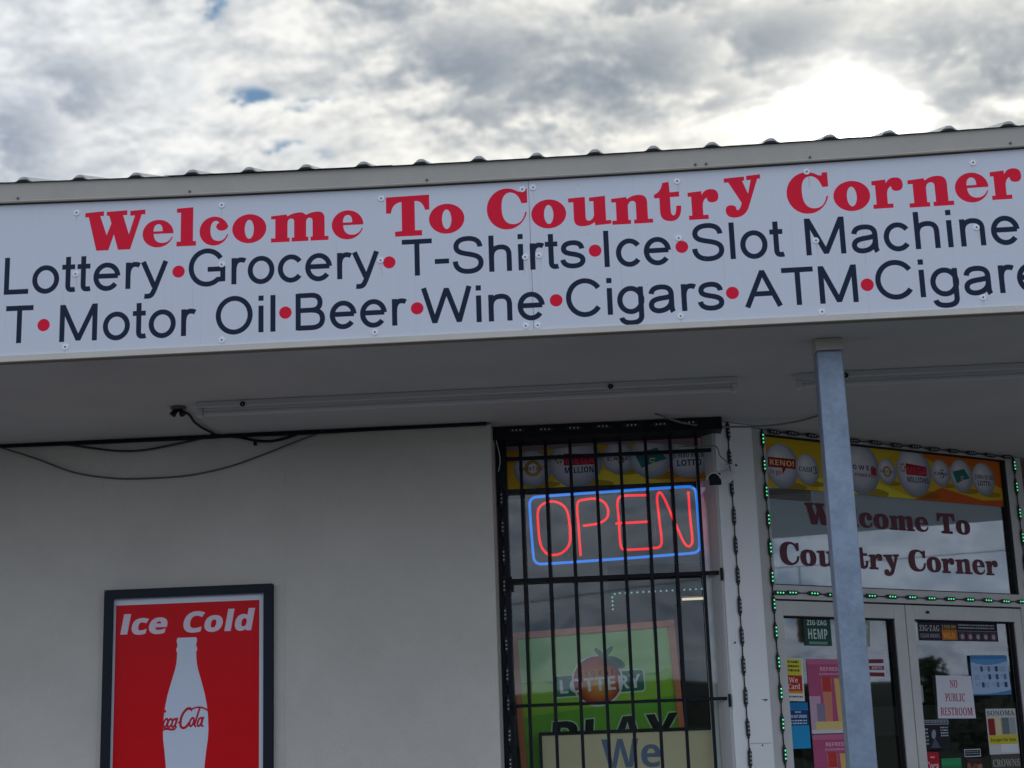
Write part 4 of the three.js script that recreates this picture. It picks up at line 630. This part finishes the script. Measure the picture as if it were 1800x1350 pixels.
paper('striped_notice', 'white notice with red stripes on the left door, right of the post', 'notice', 0.92, 1.098, 1.553, 1.68, (c, w, h) => { fill(c, '#d8d9e0', 0, 0, w, h); for (let i = 0; i < 3; i++) { c.fillStyle = ['#7c2f42', '#8e2c3c', '#7a2836'][i]; c.beginPath(); c.moveTo(w * 0.05, h * (0.22 + i * 0.25)); c.lineTo(w * 0.95, h * (0.2 + i * 0.27)); c.lineTo(w * 0.95, h * (0.36 + i * 0.27)); c.lineTo(w * 0.05, h * (0.38 + i * 0.25)); c.fill(); } words(c, 'ICE  GIFTS', w * 0.12, h * 0.6, h * 0.13, '#e6dfe2', 'sans-serif', w * 0.76); });
paper('rolling_paper_banner', 'long dark banner with an orange block across the top of the right door', 'sign', 1.37, 1.99, 1.754, 1.8535, (c, w, h) => {
  fill(c, '#262233', 0, 0, w, h); words(c, 'ZIG·ZAG', w * 0.01, h * 0.5, h * 0.42, '#b9b6b8', 'serif', w * 0.25); words(c, 'CIGAR WRAPS', w * 0.015, h * 0.85, h * 0.3, '#9c979c', 'sans-serif', w * 0.24);
  fill(c, '#c2701f', w * 0.285, h * 0.4, w * 0.19, h * 0.55); words(c, '2 FOR 99¢', w * 0.29, h * 0.34, h * 0.26, '#c9a34a', 'sans-serif', w * 0.18); words(c, 'WILD', w * 0.3, h * 0.85, h * 0.4, '#e2a24e', 'sans-serif', w * 0.15);
  fill(c, '#12141c', w * 0.485, h * 0.04, w * 0.51, h * 0.4); lines(c, '#a9adb5', w * 0.5, h * 0.1, w * 0.46, 2, h * 0.15); fill(c, '#8a8d96', w * 0.485, h * 0.44, w * 0.51, h * 0.03);
  for (let i = 0; i < 5; i++) { fill(c, ['#4a3c4e', '#6a3040', '#3c3c52', '#54304a', '#5a3c46'][i], w * (0.5 + i * 0.1), h * 0.5, w * 0.08, h * 0.46); c.fillStyle = '#a79aa6'; c.beginPath(); c.arc(w * (0.54 + i * 0.1), h * 0.76, h * 0.14, 0, 7); c.fill(); }
});
paper('product_sheet', 'pale blue sheet of small product pictures on the right door', 'poster', 1.738, 2.038, 1.468, 1.68, (c, w, h) => {
  fill(c, '#a9bfdc', 0, 0, w, h); fill(c, '#3f7fb8', 0, 0, w, h * 0.16); c.fillStyle = '#5b97c8'; c.beginPath(); c.moveTo(0, h * 0.16); c.quadraticCurveTo(w * 0.5, h * 0.34, w, h * 0.14); c.lineTo(w, h * 0.1); c.lineTo(0, h * 0.1); c.fill(); c.fillStyle = '#4a86bd'; c.beginPath(); c.moveTo(0, h); c.lineTo(w, h); c.lineTo(w, h * 0.88); c.quadraticCurveTo(w * 0.5, h, 0, h * 0.96); c.fill();
  for (let i = 0; i < 4; i++) for (let j = 0; j < 3; j++) { if ((i * 3 + j * 5) % 4 === 1) lines(c, '#7d93b4', w * (0.08 + i * 0.23), h * (0.3 + j * 0.2), w * 0.15, 3, h * 0.045); else { fill(c, ['#38506f', '#5d7799', '#26405f'][(i + j) % 3], w * (0.26 + i * 0.2), h * (0.28 + j * 0.2), w * 0.07, h * 0.13); lines(c, '#8aa0c0', w * (0.1 + i * 0.22), h * (0.3 + j * 0.2), w * 0.12, 2, h * 0.045); } }
}, { z: -0.0785, tilt: 0.01, curl: 0.010 });
paper('restroom_notice', 'white NO PUBLIC RESTROOM paper in red letters on the right door', 'notice', 1.456, 1.735, 1.348, 1.570, (c, w, h) => { fill(c, '#dcdbe2', 0, 0, w, h); words(c, 'NO', w * 0.40, h * 0.28, h * 0.25, '#a8243f', 'serif', w * 0.22); words(c, 'PUBLIC', w * 0.23, h * 0.6, h * 0.25, '#a8243f', 'serif', w * 0.56); words(c, 'RESTROOM', w * 0.07, h * 0.93, h * 0.25, '#a8243f', 'serif', w * 0.88); }, { tilt: -0.012, curl: 0.012 });
paper('cigarette_poster', 'pale poster of red and grey packs over a yellow band on the right door', 'poster', 1.829, 2.068, 1.155, 1.395, (c, w, h) => {
  fill(c, '#c9c8c4', 0, 0, w, h); words(c, 'SONOMA', w * 0.03, h * 0.15, h * 0.15, '#2c2c44', 'serif', w * 0.93); fill(c, '#bfb08e', w * 0.04, h * 0.2, w * 0.92, h * 0.4); fill(c, '#8c1c24', w * 0.04, h * 0.22, w * 0.22, h * 0.36); fill(c, '#d9c6a0', w * 0.28, h * 0.2, w * 0.18, h * 0.4); fill(c, '#66767a', w * 0.5, h * 0.2, w * 0.24, h * 0.36); fill(c, '#9aa2a6', w * 0.76, h * 0.2, w * 0.2, h * 0.36); fill(c, '#cdbf35', w * 0.02, h * 0.58, w * 0.96, h * 0.2); words(c, 'Escape for less', w * 0.06, h * 0.72, h * 0.1, '#3d3a14', 'sans-serif', w * 0.86); fill(c, '#dadcdf', w * 0.4, h * 0.78, w * 0.56, h * 0.18);
});
paper('tobacco_notice', 'black and white tobacco notice at the lower left of the right door', 'notice', 1.327, 1.531, 1.193, 1.346, (c, w, h) => { fill(c, '#15171f', 0, 0, w, h); fill(c, '#aab0b8', 0, h * 0.02, w, h * 0.16); fill(c, '#20242c', w * 0.02, h * 0.045, w * 0.95, h * 0.11); lines(c, '#9ba2ac', w * 0.04, h * 0.07, w * 0.9, 1, h * 0.1); lines(c, '#b8bec6', w * 0.68, h * 0.26, w * 0.28, 4, h * 0.09); lines(c, '#a8aeb8', w * 0.02, h * 0.3, w * 0.2, 5, h * 0.12); c.fillStyle = '#8c93a0'; c.beginPath(); c.ellipse(w * 0.42, h * 0.5, w * 0.08, h * 0.16, 0.3, 0, 7); c.fill(); c.fillStyle = '#4b566a'; c.beginPath(); c.moveTo(w * 0.28, h * 0.95); c.lineTo(w * 0.45, h * 0.6); c.lineTo(w * 0.62, h * 0.95); c.fill(); });
paper('soda_sticker', 'red soda sticker with white script at the bottom of the right door', 'sticker', 1.327, 1.436, 1.02, 1.180, (c, w, h) => { fill(c, '#b5152a', 0, 0, w, h); words(c, 'Coca', w * 0.05, h * 0.6, h * 0.4, '#e6d3d6', 'serif', w * 0.85, 'italic bold'); fill(c, '#d9a7ae', w * 0.4, h * 0.14, w * 0.3, h * 0.05); lines(c, '#e0c9cc', w * 0.1, h * 0.72, w * 0.8, 1, h * 0.08); });
paper('license_plaque', 'small black plaque with a white border near the bottom of the right door', 'notice', 1.632, 1.758, 1.148, 1.188, (c, w, h) => { fill(c, '#bfc3ca', 0, 0, w, h); fill(c, '#14161c', w * 0.04, h * 0.12, w * 0.92, h * 0.76); lines(c, '#8c929c', w * 0.1, h * 0.26, w * 0.8, 2, h * 0.26); });
paper('crown_sticker', 'grey brown sticker with pale serif lettering under the red and grey pack poster', 'sticker', 1.835, 2.068, 1.04, 1.1525, (c, w, h) => { fill(c, '#4c4a46', 0, 0, w, h); words(c, 'CROWNS', w * 0.04, h * 0.55, h * 0.46, '#a7a294', 'serif', w * 0.94); });
paper('green_sticker', 'green sticker at the bottom edge of the right door, beside the red soda sticker', 'sticker', 1.45, 1.60, 1.03, 1.145, (c, w, h) => { fill(c, '#1f7a4c', 0, 0, w, h); fill(c, '#2f8f5c', 0, 0, w, h * 0.3); lines(c, '#b5d3c0', w * 0.1, h * 0.55, w * 0.8, 2, h * 0.16); });
paper('brown_sticker', 'brown patterned sticker under the small black plaque on the right door', 'sticker', 1.64, 1.76, 1.03, 1.138, (c, w, h) => { fill(c, '#3c2a24', 0, 0, w, h); for (let i = 0; i < 5; i++) { c.fillStyle = ['#8a5a44', '#a06a50', '#74483a'][i % 3]; c.beginPath(); c.ellipse(w * (0.15 + i * 0.18), h * (0.4 + (i % 2) * 0.2), w * 0.12, h * 0.22, 0.4 * i, 0, 7); c.fill(); } });
single('switch_plate', 'small white plate behind the right door glass at its left edge', 'plate', cant(rbox(1.327, 1.37, 1.434, 1.521, -0.0975, -0.086, 0.003)), MAT.white);

// ---------------------------------------------------------------- inside the shop
function tubeLight(name, label, x0, x1, y, z, power, col, seg) {
  const t = thing(name, label, 'light fixture', [(x0 + x1) / 2, y, z], 'lit ceiling fixtures inside the shop');
  part(t, 'housing', rbox(x0 - 0.02, x1 + 0.02, y + 0.0225, y + 0.075, z - 0.06, z + 0.06, 0.004), MAT.fixture);
  part(t, 'hanger', merge([cyl([x0 + 0.06, y + 0.076, z], [x0 + 0.06, 2.849, z], 0.004, 0.004, 6), cyl([x1 - 0.06, y + 0.076, z], [x1 - 0.06, 2.849, z], 0.004, 0.004, 6)]), MAT.fixture);
  const n = Math.max(1, Math.round((x1 - x0) / seg)), step = (x1 - x0) / n, glow = mat([0.8, 0.8, 0.8], 0.4, 0, { emissive: lin(...col), emissiveIntensity: Math.min(power, 2.6) });
  for (let i = 0; i < n; i++) part(t, 'lamp_tube', cyl([x0 + i * step + 0.006, y, z + 0.03], [x0 + (i + 1) * step - 0.006, y, z + 0.03], 0.0125, 0.0125, 10), glow);
  const l = new THREE.RectAreaLight(lin(...col), power * 0.9, x1 - x0, 0.06); l.position.set(0, -0.03, 0); l.rotation.x = -Math.PI / 2; l.name = 'tube_glow'; t.add(l);
}
tubeLight('ceiling_light', 'white lit row of short tubes inside, seen through the transom and window', 0.61, 1.63, 2.74, -10.28, 22, [0.92, 0.97, 1.0], 0.12);
tubeLight('ceiling_light', 'dim warm tube light deep inside, seen at the right of the barred window', 0.70, 1.92, 2.74, -16.2, 0.75, [1.0, 0.86, 0.62], 1.3);
tubeLight('ceiling_light', 'unseen tube light added behind the beige wall to brighten the shop interior', -3.6, -1.2, 2.74, -12.2, 20, [0.92, 0.97, 1.0], 2.5);  // out of sight; added only to raise the light inside the shop
{ // LED dots round the counter inside
  const t = thing('led_light_string', 'row of tiny teal LED dots deep inside the barred window', 'light string', [0.4, 2.5, -14.0]);
  const pts = [[0.007, 2.47], [0.007, 2.505], [0.007, 2.54], [0.007, 2.575], [0.03, 2.602]]; for (let i = 0; i < 18; i++) pts.push([0.075 + i * 0.051, 2.6065 + i * 0.0007]);
  part(t, 'wire', tube(pts.map(([x, y]) => [x, y, -14.0]), 0.002, 80, 5), MAT.cable);
  for (const [x, y] of pts) { const g = new THREE.SphereGeometry(0.0085, 8, 6); g.translate(x, y, -13.995); part(t, 'led', g, MAT.ledPale); }
  part(t, 'valance', rbox(-0.02, 1.05, 2.615, 2.849, -14.05, -14.015), MAT.shelf);
}
for (const [x, z, label] of [[-1.0, -11.2, 'dark gondola shelf inside, left of the doors'], [2.6, -12.6, 'dark gondola shelf inside, behind the right door']]) {
  const t = thing('gondola_shelf', label, 'shelf', [x, FLOOR, z], 'gondola shelves inside the shop');
  part(t, 'back_panel', box(x - 1.2, x + 1.2, FLOOR + 0.1, 1.52, z - 0.015, z + 0.015), MAT.shelf); part(t, 'base', rbox(x - 1.22, x + 1.22, FLOOR, FLOOR + 0.12, z - 0.4, z + 0.4), MAT.shelf);
  for (const y of [0.35, 0.68, 1.0, 1.3]) part(t, 'shelf_board', rbox(x - 1.2, x + 1.2, y, y + 0.02, z + 0.016, z + 0.36), MAT.shelf);
}
{ // glass fronted cooler along the back
  const t = thing('drinks_cooler', 'dark green drinks cooler along the back wall inside the shop', 'cooler', [2.2, FLOOR, -17.5]);
  part(t, 'cabinet', rbox(0.4, 4.6, FLOOR, 2.2, -17.95, -17.3), mat([0.02, 0.06, 0.045], 0.5));
  for (let i = 0; i < 5; i++) part(t, 'door', rbox(0.5 + i * 0.82, 1.26 + i * 0.82, 0.1, 1.95, -17.295, -17.26), mat([0.03, 0.05, 0.05], 0.15));
}

// ---------------------------------------------------------------- across the road and beside the lot: mirrored in the glass
const leafMats = [mat([0.035, 0.055, 0.022], 0.9, 0, { side: THREE.DoubleSide }), mat([0.045, 0.06, 0.025], 0.9, 0, { side: THREE.DoubleSide }), mat([0.028, 0.046, 0.024], 0.9, 0, { side: THREE.DoubleSide })];
const bark = mat([0.10, 0.08, 0.06], 0.95);
function crownGeo(h, r, conic) {
  const pos = [], n = 1500;
  for (let i = 0; i < n; i++) {
    const t = rnd(), k = Math.floor(rnd() * 9), ca = k * 2.4, a = ca + (rnd() - 0.5) * 1.6, rad = r * (conic ? (1 - t) * 0.95 + 0.06 : Math.sqrt(Math.max(0.02, 1 - Math.pow(2 * t - 1, 2)))) * (0.55 + 0.45 * Math.sin(k * 1.7 + t * 7)) * Math.sqrt(0.25 + 0.75 * rnd());
    const x = Math.cos(a) * rad, z = Math.sin(a) * rad, y = h * (0.22 + 0.78 * t) + (rnd() - 0.5) * 0.2, s = 0.09 + 0.13 * rnd();
    const u = new THREE.Vector3(rnd() - 0.5, rnd() - 0.5, rnd() - 0.5).normalize().multiplyScalar(s), v = new THREE.Vector3(rnd() - 0.5, rnd() - 0.5, rnd() - 0.5).cross(u).normalize().multiplyScalar(s * 0.7);
    const P = (p, q) => pos.push(x + u.x * p + v.x * q, y + u.y * p + v.y * q, z + u.z * p + v.z * q); P(-1, 0); P(0, -1); P(1, 0); P(-1, 0); P(1, 0); P(0, 1);
  }
  const g = new THREE.BufferGeometry(); g.setAttribute('position', new THREE.Float32BufferAttribute(pos, 3)); g.computeVertexNormals(); g.setAttribute('uv', new THREE.Float32BufferAttribute(new Float32Array(pos.length / 3 * 2), 2)); return g;
}
const crowns = [crownGeo(6, 2.3, false), crownGeo(7, 1.5, true), crownGeo(5.4, 2.6, false)];
const trunks = [6, 7, 5.4].map((h) => merge([cyl([0, 0, 0], [0.05, h * 0.55, 0], 0.17, 0.09, 8), cyl([0.03, h * 0.35, 0], [0.7, h * 0.65, 0.3], 0.07, 0.03, 6), cyl([0.03, h * 0.4, 0], [-0.6, h * 0.7, -0.3], 0.06, 0.03, 6)]));
const kinds = ['rounded broadleaf', 'narrow conical', 'spreading low'];
function tree(k, x, z, s, label) {
  const t = thing('tree', label, 'tree', [x, GY - 0.03, z], 'trees round the parking lot, mirrored in the shop glass');
  const c = new THREE.Mesh(crowns[k], leafMats[k]), b = new THREE.Mesh(trunks[k], bark); c.name = 'crown'; b.name = 'trunk';
  for (const m of [c, b]) { m.castShadow = m.receiveShadow = true; t.add(m); }
  t.scale.setScalar(s); t.rotation.y = rnd() * 6.28;
}
for (let i = 0; i < 14; i++) { const k = [0, 2, 1, 0, 2, 0, 1][i % 7]; tree(k, 62 + rnd() * 26, -16 + i * 2.9 + rnd() * 1.5, 0.78 + rnd() * 0.3, `${kinds[k]} tree beside the lot, mirrored in the door glass`); }
for (let i = 0; i < 12; i++) { const k = [0, 2, 0, 1, 2, 0][i % 6]; tree(k, -30 + i * 5.4 + rnd() * 2, 76 + rnd() * 14, 0.8 + rnd() * 0.28, `${kinds[k]} tree across the road, mirrored in the barred window`); }
{ // signal head hung over the junction
  const c = [44.2, 5.15, -0.85], t = thing('traffic_signal', 'yellow backed traffic signal with black visors, mirrored in the left door', 'traffic signal', [c[0], c[1] - 0.55, c[2]]), Y = mat([0.45, 0.22, 0.03], 0.5);
  part(t, 'housing', rbox(c[0] - 0.1, c[0] + 0.12, c[1] - 0.55, c[1] + 0.55, c[2] - 0.18, c[2] + 0.18, 0.03), Y);
  for (let i = -1; i <= 1; i++) { const g = new THREE.CylinderGeometry(0.15, 0.16, 0.3, 18, 1, true, 0, 5.2); g.rotateZ(Math.PI / 2); g.translate(c[0] - 0.26, c[1] + i * 0.36, c[2]); const v = part(t, 'visor', g, mat([0.01, 0.01, 0.012], 0.6, 0, { side: THREE.DoubleSide })); part(v, 'lens', cyl([c[0] - 0.13, c[1] + i * 0.36, c[2]], [c[0] - 0.105, c[1] + i * 0.36, c[2]], 0.14, 0.14, 18), mat([0.05, 0.02, 0.02], 0.3)); }
  part(t, 'hanger', cyl([c[0], c[1] + 0.55, c[2]], [c[0], 7.02, c[2]], 0.03), MAT.black);
  for (const [z, label] of [[-16, 'steel pole at the far end of the signal wire'], [14, 'steel pole at the near end of the signal wire']]) { const p = thing('signal_pole', label, 'pole', [44.2, GY - 0.02, z]); part(p, 'shaft', cyl([44.2, GY - 0.02, z], [44.2, 7.2, z], 0.11, 0.07), MAT.steel); part(p, 'cap', cyl([44.2, 7.2, z], [44.2, 7.26, z], 0.085, 0.05), MAT.steel); }
  single('signal_wire', 'black span wire carrying the traffic signal', 'wire', tube([[44.2, 7.15, -16], [44.2, 7.02, -0.85], [44.2, 7.15, 14]], 0.02, 30, 6), MAT.cable);
}
{
  for (const [x, label] of [[-26, 'wooden utility pole across the road, at the lower end of the wire'], [24, 'wooden utility pole across the road, at the higher end of the wire']]) { const p = thing('utility_pole', label, 'pole', [x, GY - 0.03, 52]); part(p, 'shaft', cyl([x, GY - 0.03, 52], [x, 11, 52], 0.16, 0.11, 12), bark); part(p, 'crossarm', rbox(x - 0.06, x + 0.06, 10.2, 10.35, 50.9, 53.1, 0.01), bark); }
  single('utility_wire', 'power line across the road, mirrored in the barred window', 'wire', tube([[-26, 7.0, 52], [-10, 7.25, 52], [0, 8.25 - 0.15, 52], [10, 9.05, 52], [24, 10.5, 52]], 0.03, 60, 5), MAT.cable);
}

scene.traverse((o) => { if (o.isMesh) { o.castShadow = true; o.receiveShadow = true; } });
renderer.render(scene, camera);
